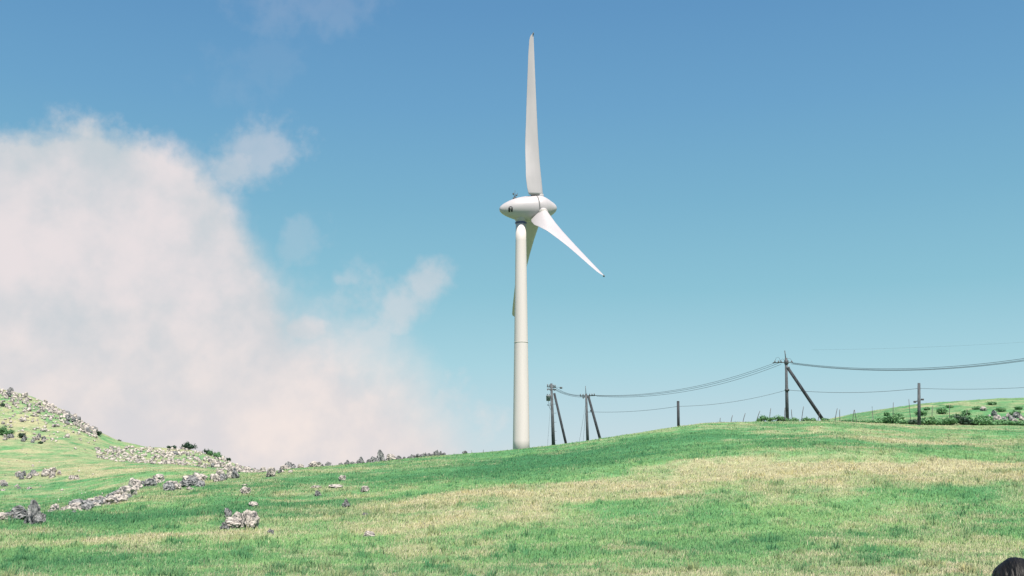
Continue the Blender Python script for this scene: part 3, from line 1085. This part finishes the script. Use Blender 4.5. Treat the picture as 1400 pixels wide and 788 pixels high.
rock_me = []
for s in range(12):
    bm = rock_bm(s + 1, 3 if s < 6 else 2)
    me_ = bpy.data.meshes.new('rock_shape')
    bm.normal_update(); bm.to_mesh(me_); bm.free()
    me_.materials.append(M_ROCK if s % 3 else M_ROCKD)
    rock_me.append(me_)
big_me = []
for s in range(8):
    bm = rock_bm(s + 40, 4, 12, .24)
    me_ = bpy.data.meshes.new('boulder_shape')
    bm.normal_update(); bm.to_mesh(me_); bm.free()
    for p in me_.polygons: p.use_smooth = False
    me_.materials.append(M_ROCK if s % 2 else M_ROCKD)
    big_me.append(me_)


def put_rock(p, w, h, label, group, me_, rz=None, d=None, sink=.45, tilt=.25, name='rock'):
    o = bpy.data.objects.new(name, me_)
    COL.objects.link(o)
    o.scale = (w / 2 / .85, (d or w * .8) / 2 / .85, h / (2 - sink) / .85)
    o.location = p + Vector((0, 0, h * (.5 - sink * .5)))
    o.rotation_euler = (random.uniform(-tilt, tilt), random.uniform(-tilt, tilt), rz if rz is not None else random.uniform(0, 6.28))
    tag(o, label, 'rock', group)
    return o


# named rocks: px, py of the foot, width px, height px, label, mesh
named = [
    (338, 724, 20, 20, 'rounded pale grey boulder with dark hollows, rightmost of the meadow outcrop', big_me[1]),
    (317, 723, 25, 11, 'flat cracked grey rock beside the rounded boulder in the meadow', big_me[3]),
    (306, 725, 10, 8, 'small dark low rock at the left foot of the meadow outcrop', big_me[2]),
    (312, 709, 8, 12, 'small pointed grey rock just behind the meadow outcrop', big_me[0]),
    (326, 713, 14, 11, 'grey rock in the middle of the meadow outcrop between the slab and the boulder', big_me[5]),
    (370, 731, 10, 7, 'little dark rock in the grass right of the meadow outcrop', big_me[4]),
    (347, 693, 14, 6, 'flat pale stone in the dark grass above the meadow outcrop', rock_me[1]),
    (336, 676, 14, 9, 'grey tilted stone on the green slope below the skyline rocks', big_me[5]),
    (335, 665, 10, 4, 'flat pale stone just above the grey tilted stone', rock_me[4]),
    (47, 717, 19, 23, 'tall jagged dark grey rock at the lower left', big_me[6]),
    (24, 712, 34, 15, 'broad dark weathered rock left of the tall jagged rock', big_me[2]),
    (4, 712, 18, 8, 'low pale rock cut by the left edge', big_me[5]),
    (57, 716, 9, 12, 'small dark rock leaning on the right foot of the tall jagged rock', big_me[4]),
    (473, 694, 11, 10, 'dark grey rock alone in the dark grass strip mid meadow', big_me[2]),
    (435, 679, 10, 7, 'small dark stone in straw grass left of the pale triangular stone', big_me[6]),
    (498, 673, 11, 8, 'pale triangular stone in the upper straw grass', big_me[1]),
    (499, 706, 8, 5, 'very small dark stone in the grass below the pale triangular stone', big_me[4]),
    (504, 736, 17, 8, 'small brown and white rock lying lowest in the middle of the meadow', big_me[3]),
    (468, 658, 9, 7, 'pale angular stone, upper of the pair on the slope', big_me[5]),
    (460, 667, 20, 4, 'long flat pale stone on the slope under the angular one', rock_me[1]),
    (432, 668, 14, 4, 'low flat stone left of the long flat pale stone', rock_me[2]),
    (471, 655, 6, 6, 'tiny pale stone at the right of the upper pair on the slope', rock_me[4]),
    (370, 652, 12, 12, 'pale upright rock just below the skyline, left of the pointed skyline rock', big_me[1]),
]
for (px, py, w, h, lab, me_) in named:
    p = hit(px, py)
    if p is None: continue
    s = p.y / F
    if px > 325 and h < 13: w *= .85; h *= .85
    put_rock(p - Vector((0, 0, .02)), w * s * 1.05, h * s * 1.15, lab, None, me_, rz=random.uniform(-.4, .4), tilt=.12)

# skyline rocks on the crest: px, top py, width px
sky_r = [(389, 13, 8, 'low pale rock on the crest, leftmost of the skyline rocks', 1), (397, 12, 14, 'pointed pale grey rock standing on the crest above the rock field', 0),
         (411, 9, 6, 'small grey rock on the crest right of the pointed pale one', 3), (431, 14, 9, 'humped grey rock on the crest, first of the middle row', 5), (449, 8, 7, 'small round rock on the crest right of the humped rock', 4),
         (475, 8, 7, 'little dark rock on the crest with a peak, left of the blocky pair', 2), (493, 10, 11, 'blocky grey rock on the crest left of the tall skyline rock', 2), (511, 12, 10, 'dark blocky rock touching the left of the tall skyline rock', 4),
         (521, 11, 20, 'tall upright dark rock, highest on the crest left of the turbine', 6), (534, 13, 10, 'low dark rock directly right of the tall skyline rock', 3), (545, 12, 6, 'small flat dark rock second right of the tall skyline rock', 2)]
for (px, w, h, lab, k_) in sky_r:
    Y = float(np.interp(u_of(px, 632), us, cY))
    p = at(px, Y, 632)
    s = Y / F
    put_rock(p, w * s, h * s * .60 + .13, lab, None, big_me[k_], rz=random.uniform(-.3, .3), tilt=.1, d=w * s * .8)
for (px, w, h) in [(423, 5, 4), (441, 5, 4), (466, 5, 4), (483, 6, 4), (503, 6, 6), (553, 5, 4), (562, 8, 7), (567, 6, 6), (572, 8, 8), (578, 8, 8), (585, 7, 7), (591, 6, 5),
                   (597, 7, 12), (601, 6, 9), (606, 7, 6), (635, 6, 6), (559, 6, 4), (582, 5, 9)]:
    Y = float(np.interp(u_of(px, 628), us, cY)); p = at(px, Y, 628); s = Y / F
    put_rock(p, w * s, h * s * .60 + .10, 'small dark jagged rock in the broken row left of the turbine', 'small crest rocks left of the turbine', big_me[random.choice([0, 2, 4, 6])], tilt=.2)

# outcrops along the old wall line and on the slopes: lists of (px,py,wpx,hpx)
def scatter_line(pts, n, w, jy, hr=(.45, .9)):
    out = []
    for _ in range(n):
        t = random.random() * (len(pts) - 1)
        i = int(t); f = t - i
        x = pts[i][0] * (1 - f) + pts[i + 1][0] * f; y = pts[i][1] * (1 - f) + pts[i + 1][1] * f
        ww = random.uniform(*w)
        out.append((x, y + random.gauss(0, jy), ww, ww * random.uniform(*hr)))
    return out


groups = []
groups.append((scatter_line([(62, 701), (98, 696)], 9, (6, 13), 1.5), 'weathered grey rock at the lower end of the rock line', 'rocks at the lower end of the rock line'))
groups.append((scatter_line([(98, 697), (125, 692), (150, 686), (178, 678)], 44, (9, 22), 3.2, (.32, .55)), 'pale limestone rock in the middle of the rock line', 'rocks in the middle of the rock line'))
groups.append((scatter_line([(178, 669), (200, 664), (222, 659)], 16, (8, 16), 2.2, (.5, .8)), 'dark cracked rock of the ledge above the rock line', 'rocks of the cracked ledge'))
groups.append((scatter_line([(226, 673), (250, 666), (275, 660), (262, 655)], 26, (9, 20), 3.2, (.35, .6)), 'pale rock of the outcrop below the bushy mound', 'rocks of the pale outcrop'))
groups.append((scatter_line([(288, 658), (305, 655), (325, 650)], 22, (7, 15), 2.8, (.5, .9)), 'grey blocky rock at the upper end of the rock line', 'rocks at the upper end of the rock line'))
groups.append((scatter_line([(330, 645), (352, 645), (384, 643)], 20, (4, 9), 2.0, (.5, .9)), 'small pale rock strewn below the saddle', 'rocks strewn below the saddle'))
groups.append((scatter_line([(22, 652), (50, 652), (85, 650)], 20, (6, 11), 1.6, (.5, .9)), 'grey rock in the short row on the left middle slope', 'rocks on the middle slope'))
groups.append((scatter_line([(0, 660), (10, 668), (52, 668)], 12, (5, 10), 3.0, (.4, .8)), 'scattered low rock below the short row at the left', 'low rocks at the left'))
groups.append((scatter_line([(98, 655), (108, 655)], 5, (5, 9), 1, (.5, .9)), 'small grey rock at the right end of the short row', 'rocks at the right end of the short row'))
groups.append((scatter_line([(3, 600), (40, 602), (60, 605)], 12, (5, 8), 2.5, (.6, 1.1)), 'pale rock below the rocky peak at the left edge', 'rocks below the peak'))
NIND = 0
for lst, lab, gr in groups:
    for (px, py, w, h) in lst:
        p = hit(px, py)
        if p is None: continue
        s = p.y / F
        put_rock(p - Vector((0, 0, .05)), w * s, h * s * 1.1, lab, gr, random.choice(rock_me), tilt=.35)
        NIND += 1
# right hill rocks
for (px, py, w, h) in [(1364, 575, 13, 8), (1373, 578, 9, 6), (1360, 569, 7, 6), (1383, 577, 8, 8), (1391, 572, 9, 6), (1397, 575, 8, 6), (1345, 562, 8, 4), (1378, 571, 7, 5), (1352, 573, 8, 4), (1388, 580, 10, 5)]:
    p = at(px, 126, py); s = p.y / F
    q_ = hit(px, py) or p
    put_rock(q_, w * q_.y / F, h * q_.y / F * 1.2, 'pale limestone rock in scrub on the right hill', 'rocks on the right hill', random.choice(rock_me))

# rock fields: (polygon-ish bands in photo pixels) ; largest stay single things, the rest are one stuff mesh
cand = []
def band(n, f, w, hr=(.4, .9)):
    for _ in range(n):
        x, y = f()
        ww = random.uniform(w[0] ** .5, w[1] ** .5) ** 2
        ww = w[0] + (w[1] - w[0]) * random.random() ** 2.5
        cand.append((x, y, ww, ww * random.uniform(*hr)))


def hill_f():
    # strip that follows the right flank of the peak
    x = random.uniform(-20, 138)
    top = np.interp(x, [-20, 0, 40, 90, 130, 150], [526, 531, 541, 561, 586, 600])
    d = abs(random.gauss(0, 1))
    y = top + 2 + d * np.interp(x, [0, 60, 100, 140], [10, 16, 15, 7])
    return x, y
def hill_low():
    x = random.uniform(0, 80); return x, random.uniform(555, 604)
def mound_f():
    x = random.uniform(132, 338)
    top = np.interp(x, [132, 150, 200, 260, 300, 330, 345], [613, 610, 611.5, 613, 625, 637, 640])
    bot = np.interp(x, [132, 160, 200, 240, 290, 338], [625, 630, 633, 634, 641, 646])
    return x, top + 1.5 + (bot - top) * random.random() ** .9
def sad_f():
    x = random.uniform(330, 400); return x, random.uniform(639, 647)
def diag_f():
    t = random.random()
    return np.interp(t, [0, .5, 1], [60, 105, 135]) + random.gauss(0, 5), np.interp(t, [0, .5, 1], [555, 580, 596]) + random.gauss(0, 4)
def stray_f():
    x = random.uniform(0, 140); return x, random.uniform(610, 690)
band(520, hill_f, (1.6, 7)); band(130, hill_low, (1.5, 6)); band(900, mound_f, (1.8, 6.5)); band(120, diag_f, (2.5, 8)); band(60, sad_f, (2, 6)); band(40, stray_f, (1.2, 3.5))
cand.sort(key=lambda c: -c[2])
left = 300 - NIND - len(named) - len(sky_r) - 18 - 10
sm_rock = []
for s in range(6):
    bm = rock_bm(s + 90, 2 if s < 3 else 1, 10, .1)
    vv = np.array([v.co[:] for v in bm.verts]); ff = np.array([[v.index for v in f.verts] for f in bm.faces])
    bm.free(); sm_rock.append((vv, ff))
SV, SF, off = [], [], 0
for k_, (px, py, w, h) in enumerate(cand):
    p = hit(px, py)
    if p is None: continue
    s = p.y / F
    if k_ < left:
        if px < 142 and py < 608:
            lab, gr = 'grey limestone block strewn over the rocky peak at the left edge', 'rocks on the peak'
        elif py < 650 and 130 < px < 340:
            lab, gr = 'pale limestone block on the rocky mound topped with dark bushes', 'rocks on the bushy mound'
        else:
            lab, gr = 'loose pale rock lying apart in the far meadow', 'loose rocks in the far meadow'
        put_rock(p, w * s, h * s * 1.25, lab, gr, random.choice(rock_me), tilt=.4)
    else:
        vv, ff = random.choice(sm_rock)
        m3 = Matrix.Rotation(random.uniform(0, 6.28), 3, 'Z') @ Matrix.Rotation(random.uniform(-.4, .4), 3, 'X')
        v = vv * np.array([w * s / 1.7, w * s / 2, h * s * 1.2 / 1.6])
        v = v @ np.array(m3).T + np.array(p) + np.array([0, 0, h * s * .25])
        SV.append(v); SF.append(ff + off); off += len(v)
me = np_mesh('loose_stones', np.concatenate(SV), np.concatenate(SF), smooth_=False)
me.materials.append(M_ROCK)
o = bpy.data.objects.new('loose_stones', me); COL.objects.link(o)
tag(o, 'small pale limestone rubble strewn over the far hillside', 'rubble', kind='stuff')

# ------------------------------------------------------------------ shrubs
def leaf_mat(name, c1, c2):
    m, t, p = mat(name)
    g = t.nodes.new('ShaderNodeNewGeometry')
    r = t.nodes.new('ShaderNodeValToRGB')
    r.color_ramp.elements[0].color = (*c1, 1); r.color_ramp.elements[1].color = (*c2, 1)
    t.links.new(g.outputs['Random Per Island'], r.inputs[0])
    t.links.new(r.outputs[0], p.inputs['Base Color'])
    p.inputs['Roughness'].default_value = .6
    tl = t.nodes.new('ShaderNodeBsdfTranslucent'); t.links.new(r.outputs[0], tl.inputs[0])
    mx = t.nodes.new('ShaderNodeMixShader'); mx.inputs[0].default_value = .25
    t.links.new(p.outputs[0], mx.inputs[1]); t.links.new(tl.outputs[0], mx.inputs[2])
    t.links.new(mx.outputs[0], t.nodes['Material Output'].inputs[0])
    return m


M_LEAF = leaf_mat('shrub_leaf', (0.05, 0.15, 0.06), (0.16, 0.33, 0.13))
M_LEAFD = leaf_mat('dark_shrub_leaf', (0.012, 0.035, 0.02), (0.04, 0.10, 0.05))
M_TWIG = noisy('twig', (.05, .035, .03), (.12, .08, .06), 8, .9)


def shrub(p, w, h, mt, label, group, n=None, name='shrub', leaf=.055):
    root = empty(name, p, label, 'shrub', group)
    lobes = [(Vector((random.uniform(-.34, .34) * w, random.uniform(-.3, .3) * w, random.uniform(.35, .66) * h)),
              random.uniform(.22, .36) * w, random.uniform(.24, .42) * h) for _ in range(7)]
    n = n or int(240 + 900 * min(w * h, 3))
    lo = [random.choice(lobes) for _ in range(n)]
    C = np.array([l[0][:] for l in lo]); rw = np.array([l[1] for l in lo]); rh = np.array([l[2] for l in lo])
    d = rng.normal(0, 1, (n, 3)); d /= np.linalg.norm(d, axis=1)[:, None]
    rad = (rng.random(n) ** .45)[:, None]
    P = C + d * rad * np.stack([rw, rw, rh], -1) * (1 + .25 * rng.normal(0, 1, (n, 1)))
    P[:, 2] = np.maximum(P[:, 2], .02)
    a = rng.normal(0, 1, (n, 3)); a /= np.linalg.norm(a, axis=1)[:, None]
    b = np.cross(a, d + .01); b /= np.linalg.norm(b, axis=1)[:, None]
    s = (leaf * (.7 + .9 * rng.random(n)))[:, None]
    V = np.stack([P - a * s, P - b * s * .6, P + a * s, P + b * s * .6], 1)
    me = np_mesh('foliage', V.reshape(-1, 3), np.arange(n * 4).reshape(-1, 4), smooth_=False)
    me.materials.append(mt)
    f = bpy.data.objects.new('foliage', me); COL.objects.link(f); f.parent = root
    bm = bmesh.new()
    for l in lobes:
        path_tube(bm, [Vector((0, 0, -.1)), l[0] * .5 + Vector((random.uniform(-.05, .05), 0, 0)), l[0]], [.03, .02, .008], 5)
    mesh_obj('stems', bm, M_TWIG, root)
    return root


def shrub_px(px, py, wpx, hpx, mt, label, group=None, Y=None, **kw):
    p = at(px, Y, py) if Y else hit(px, py)
    if p is None: return
    s = p.y / F
    return shrub(p - Vector((0, 0, .08)), wpx * s, hpx * s * 1.15, mt, label, group, **kw)


def skyY(px):
    return float(np.interp(u_of(px, 615), us, tY))


# on the left mound
shrub_px(257, 612, 17, 9.5, M_LEAFD, 'dark rounded bush, largest on top of the rocky mound', Y=skyY(257) - .5, n=1500, leaf=.09)
shrub_px(238, 612, 9, 5, M_LEAFD, 'low dark bush left of the largest one on the rocky mound', Y=skyY(238) - .5, n=600, leaf=.08)
shrub_px(231, 612, 6, 4, M_LEAFD, 'tiny dark bush at the far left of the mound top', Y=skyY(231) - .5, n=400, leaf=.08)
for px, w, h in ((283, 9, 7), (289, 9, 7.5), (296, 10, 8), (302, 9, 6)):
    shrub_px(px, 620, w, h, M_LEAFD if px < 285 else M_LEAF, 'green bush on the right shoulder of the rocky mound', 'bushes on the shoulder of the mound', Y=skyY(px) - .5, n=700, leaf=.08)
shrub_px(312, 629, 7, 5, M_LEAFD, 'small dark bush at the right foot of the row on the mound', Y=skyY(312) - 1, n=400, leaf=.08)
shrub_px(270, 617, 6, 4, M_LEAFD, 'small dark bush right below the largest one on the mound', n=300, leaf=.07)
shrub_px(135, 596, 8, 7, M_LEAFD, 'small round bush on the grassy right flank of the peak', n=600, leaf=.08)
shrub_px(163, 603, 6, 2.5, M_LEAFD, 'low dark tuft on the skyline between peak and mound', n=200, leaf=.07)
shrub_px(3, 595, 14, 13, M_LEAF, 'green bush cut by the left edge below the peak', n=1100, leaf=.09)
shrub_px(13, 597, 10, 10, M_LEAF, 'green bush second from the left edge below the peak', n=800, leaf=.09)
shrub_px(29, 599, 11, 7, M_LEAFD, 'dark green bush below the peak, right of the bush pair at the left edge', n=700, leaf=.09)
shrub_px(5, 556, 8, 5, M_LEAFD, 'small dark shrub high on the peak at the left edge', n=400, leaf=.09)
shrub_px(55, 607, 6, 4, M_LEAFD, 'little dark shrub under the rocks below the peak', n=250, leaf=.08)
# right: scrub along the foot of the hill
hg = 'green shrubs in the hedge at the foot of the right hill'
x = 1150
while x < 1402:
    w = random.uniform(13, 20)
    dark = (1240 < x < 1260) or (1308 < x < 1332)
    if dark:
        lab = 'darkest shrub beside the foot of the right pole' if x < 1270 else 'dark shrub right of the middle of the hedge'
        g_ = 'dark shrubs near the pole' if x < 1270 else 'dark shrubs in mid hedge'
    else:
        lab, g_ = 'green shrub in the low hedge below the right hill', hg
    hh = float(np.interp(x, [1150, 1190, 1230, 1345, 1360, 1402], [3, 8, 11, 10, 6, 6])) * random.uniform(.5, 1.25)
    shrub_px(x, 578, w * 1.25, hh, M_LEAFD if dark else M_LEAF, lab, g_, Y=random.uniform(123.5, 126), n=1500, leaf=.10)
    if hh > 7:
        shrub_px(x + 7, 576, w * 1.2, hh * .9, M_LEAF, 'green shrub in the low hedge below the right hill', hg, Y=random.uniform(128, 131), n=1100, leaf=.10)
    x += w * .78
for px, py, w, h in ((1230, 571, 16, 5), (1262, 569, 20, 6), (1290, 566, 18, 5), (1325, 568, 22, 6), (1338, 560, 16, 4), (1372, 563, 18, 5), (1395, 560, 16, 4),
                    (1300, 558, 14, 3.5), (1265, 561, 12, 3.5), (1355, 554, 14, 3), (1390, 568, 18, 6), (1212, 569, 12, 4)):
    shrub_px(px + random.uniform(-3, 3), py, w * random.uniform(.5, .9), h * random.uniform(.9, 1.7), M_LEAF, 'low rough green scrub on the bank above the right hedge', 'scrub on the right bank', n=900, leaf=.09)
for px, w, h in ((1038, 7, 5), (1044, 9, 7.5), (1053, 12, 6), (1063, 12, 7), (1071, 9, 5), (1085, 12, 4.5), (1103, 10, 5), (1112, 9, 4), (1128, 8, 4)):
    shrub_px(px, 574, w * 1.2, h * 1.25, M_LEAF, 'low green shrub on the crest by the tallest pole', 'low shrubs by the tallest pole', Y=120.5, n=500, leaf=.06)

# ------------------------------------------------------------------ person at the lower right corner
def skinned(name, chains, mt, parent, sub=2, root=0):
    """chains: list of lists of (x,y,z,r); shared points are merged"""
    vs, es, rs, idx = [], [], [], {}
    for ch in chains:
        prev = None
        for (x_, y_, z_, r_) in ch:
            key = (round(x_, 4), round(y_, 4), round(z_, 4))
            if key not in idx:
                idx[key] = len(vs); vs.append((x_, y_, z_)); rs.append(r_)
            i = idx[key]
            if prev is not None and prev != i: es.append((prev, i))
            prev = i
    me = bpy.data.meshes.new(name)
    me.from_pydata(vs, es, [])
    o = bpy.data.objects.new(name, me); COL.objects.link(o)
    if parent: o.parent = parent
    me.materials.append(mt)
    md = o.modifiers.new('skin', 'SKIN'); md.use_smooth_shade = True
    for i, r_ in enumerate(rs):
        rr = r_ if isinstance(r_, tuple) else (r_, r_)
        me.skin_vertices[0].data[i].radius = rr
        me.skin_vertices[0].data[i].use_root = (i == root)
    s_ = o.modifiers.new('sub', 'SUBSURF'); s_.levels = sub; s_.render_levels = sub
    return o


M_SKIN = noisy('skin', (.42, .25, .18), (.5, .31, .22), 6, .5)
M_HAIR = noisy('black_hair', (.003, .003, .003), (.009, .008, .008), 3, .5, spec=.2, stretch=(14, 2, 2), bump=.25, bscale=6)
M_SHIRT = noisy('dark_shirt', (.03, .035, .05), (.05, .055, .07), 8, .9)
M_TROU = noisy('dark_trousers', (.02, .02, .022), (.04, .04, .045), 8, .9)
PYd = 4.0
hd = ray(1390.5, 762.5, PYd)
gz0 = float(ground_z(hd.x, PYd))
Hh = hd.z - gz0
def hp(z): return z / 1.70 * Hh
per_chains = [
    [(0, 0, hp(.95), (.15, .11)), (0, 0, hp(1.10), (.13, .10)), (0, .01, hp(1.30), (.165, .11)), (0, 0, hp(1.43), (.10, .08)), (0, .01, hp(1.47), .055),
     (0, .02, hp(1.52), (.06, .07)), (0, .025, hp(1.58), (.078, .092)), (0, .02, hp(1.64), (.07, .082))],
]
arm = lambda s: [(0, 0, hp(1.43), (.10, .08)), (s * .17, 0, hp(1.40), .055), (s * .23, -.02, hp(1.12), .042), (s * .24, .05, hp(.90), .030), (s * .24, .07, hp(.84), (.038, .02))]
leg = lambda s: [(0, 0, hp(.95), (.15, .11)), (s * .09, 0, hp(.86), .085), (s * .10, .02, hp(.48), .055), (s * .10, -.01, hp(.10), .038), (s * .10, .03, hp(.04), .04), (s * .11, .16, hp(.03), .03)]
fing = []
for s in (-1, 1):
    for i_, (dy, ln) in enumerate(((-.025, .055), (-.008, .07), (.009, .075), (.026, .068))):
        fing.append([(s * .24, .07, hp(.84), (.038, .02)), (s * .24, .07 + dy, hp(.81), .009), (s * .238, .075 + dy, hp(.81) - ln * .55, .008), (s * .228, .078 + dy, hp(.81) - ln, .007)])
    fing.append([(s * .24, .05, hp(.90), .030), (s * .235, .10, hp(.85), .011), (s * .228, .12, hp(.81), .009)])
person = skinned('person', per_chains + [arm(-1), arm(1), leg(-1), leg(1)] + fing, M_SKIN, None)
person.location = (hd.x, PYd, gz0)
person.rotation_euler = (0, 0, R(-12))
tag(person, 'person seen from behind, only the top of the black hair showing at lower right', 'person')
skinned('shirt', [[(0, 0, hp(.98), (.175, .13)), (0, 0, hp(1.12), (.155, .125)), (0, .01, hp(1.30), (.19, .135)), (0, 0, hp(1.42), (.12, .095)), (0, .01, hp(1.45), .07)],
                  [(0, 0, hp(1.42), (.12, .095)), (-.17, 0, hp(1.40), .072), (-.23, -.02, hp(1.12), .058)],
                  [(0, 0, hp(1.42), (.12, .095)), (.17, 0, hp(1.40), .072), (.23, -.02, hp(1.12), .058)]], M_SHIRT, person)
skinned('trousers', [[(0, 0, hp(1.0), (.165, .125)), (0, 0, hp(.93), (.165, .125)), (-.095, 0, hp(.84), .10), (-.10, .02, hp(.48), .075), (-.10, -.01, hp(.10), .065)],
                     [(0, 0, hp(.93), (.165, .125)), (.095, 0, hp(.84), .10), (.10, .02, hp(.48), .075), (.10, -.01, hp(.10), .065)]], M_TROU, person)
# face pieces (turned away from the camera) and hair
bm = bmesh.new()
for s in (-1, 1):
    bmesh.ops.create_uvsphere(bm, u_segments=12, v_segments=8, radius=.012, matrix=Matrix.Translation((s * .032, .104, hp(1.59))))
mesh_obj('eyes', bm, M_BLACK, person)
bm = bmesh.new()
for s in (-1, 1):
    bmesh.ops.create_uvsphere(bm, u_segments=12, v_segments=8, radius=1, matrix=Matrix.Translation((s * .082, .01, hp(1.575))) @ Matrix.Diagonal((.012, .02, .033, 1)))
mesh_obj('ears', bm, M_SKIN, person)
bm = bmesh.new()
bmesh.ops.create_uvsphere(bm, u_segments=96, v_segments=64, radius=1)
cen = Vector((0, 0.005, Hh - .105))
for v in list(bm.verts):
    d = v.co.normalized()
    ang = math.atan2(d.x, -d.y + .25)
    rr = 1 + .020 * math.sin(ang * 38 + 5 * mnoise.noise(d * 3)) * (1 - abs(d.z)) ** .5 + .05 * mnoise.noise(d * 2.2) + .012 * mnoise.noise(d * 9)
    x_, y_, z_ = d.x * .090 * rr, d.y * .105 * rr, d.z * .105 * rr
    if d.z < 0:                                   # back hair hangs to the nape
        z_ *= 1.25 if d.y < .1 else .35
    if d.y > .35 and d.z < .25:
        y_ *= .80
    v.co = cen + Vector((x_, y_, z_))
bmesh.ops.recalc_face_normals(bm, faces=bm.faces)
mesh_obj('hair', bm, M_HAIR, person)

# ------------------------------------------------------------------ tell look-alikes apart by their place in the row
ONES = ['', 'first', 'second', 'third', 'fourth', 'fifth', 'sixth', 'seventh', 'eighth', 'ninth', 'tenth', 'eleventh', 'twelfth', 'thirteenth', 'fourteenth', 'fifteenth',
        'sixteenth', 'seventeenth', 'eighteenth', 'nineteenth']
TENS = ['', '', 'twenty', 'thirty', 'forty', 'fifty', 'sixty', 'seventy', 'eighty']
def ordinal(n):
    if n < 20: return ONES[n]
    if n % 10 == 0: return TENS[n // 10][:-1] + 'ieth'
    return TENS[n // 10] + '-' + ONES[n % 10]
bylab = {}
for o in bpy.data.objects:
    if o.parent is None and 'label' in o.keys() and 'group' in o.keys() and 'kind' not in o.keys():
        bylab.setdefault((o['group'], o['label']), []).append(o)
for (g_, l_), os_ in bylab.items():
    if len(os_) < 2: continue
    os_.sort(key=lambda o: o.location.x / o.location.y)
    for i, o in enumerate(os_):
        if i == 0: t_ = 'leftmost'
        elif i == len(os_) - 1: t_ = 'rightmost'
        elif i < len(os_) / 2: t_ = ordinal(i + 1) + ' from the left'
        else: t_ = ordinal(len(os_) - i) + ' from the right'
        o['label'] = l_ + ', ' + t_

print('objects', len(bpy.data.objects), 'rocks individual', NIND, 'left', left)
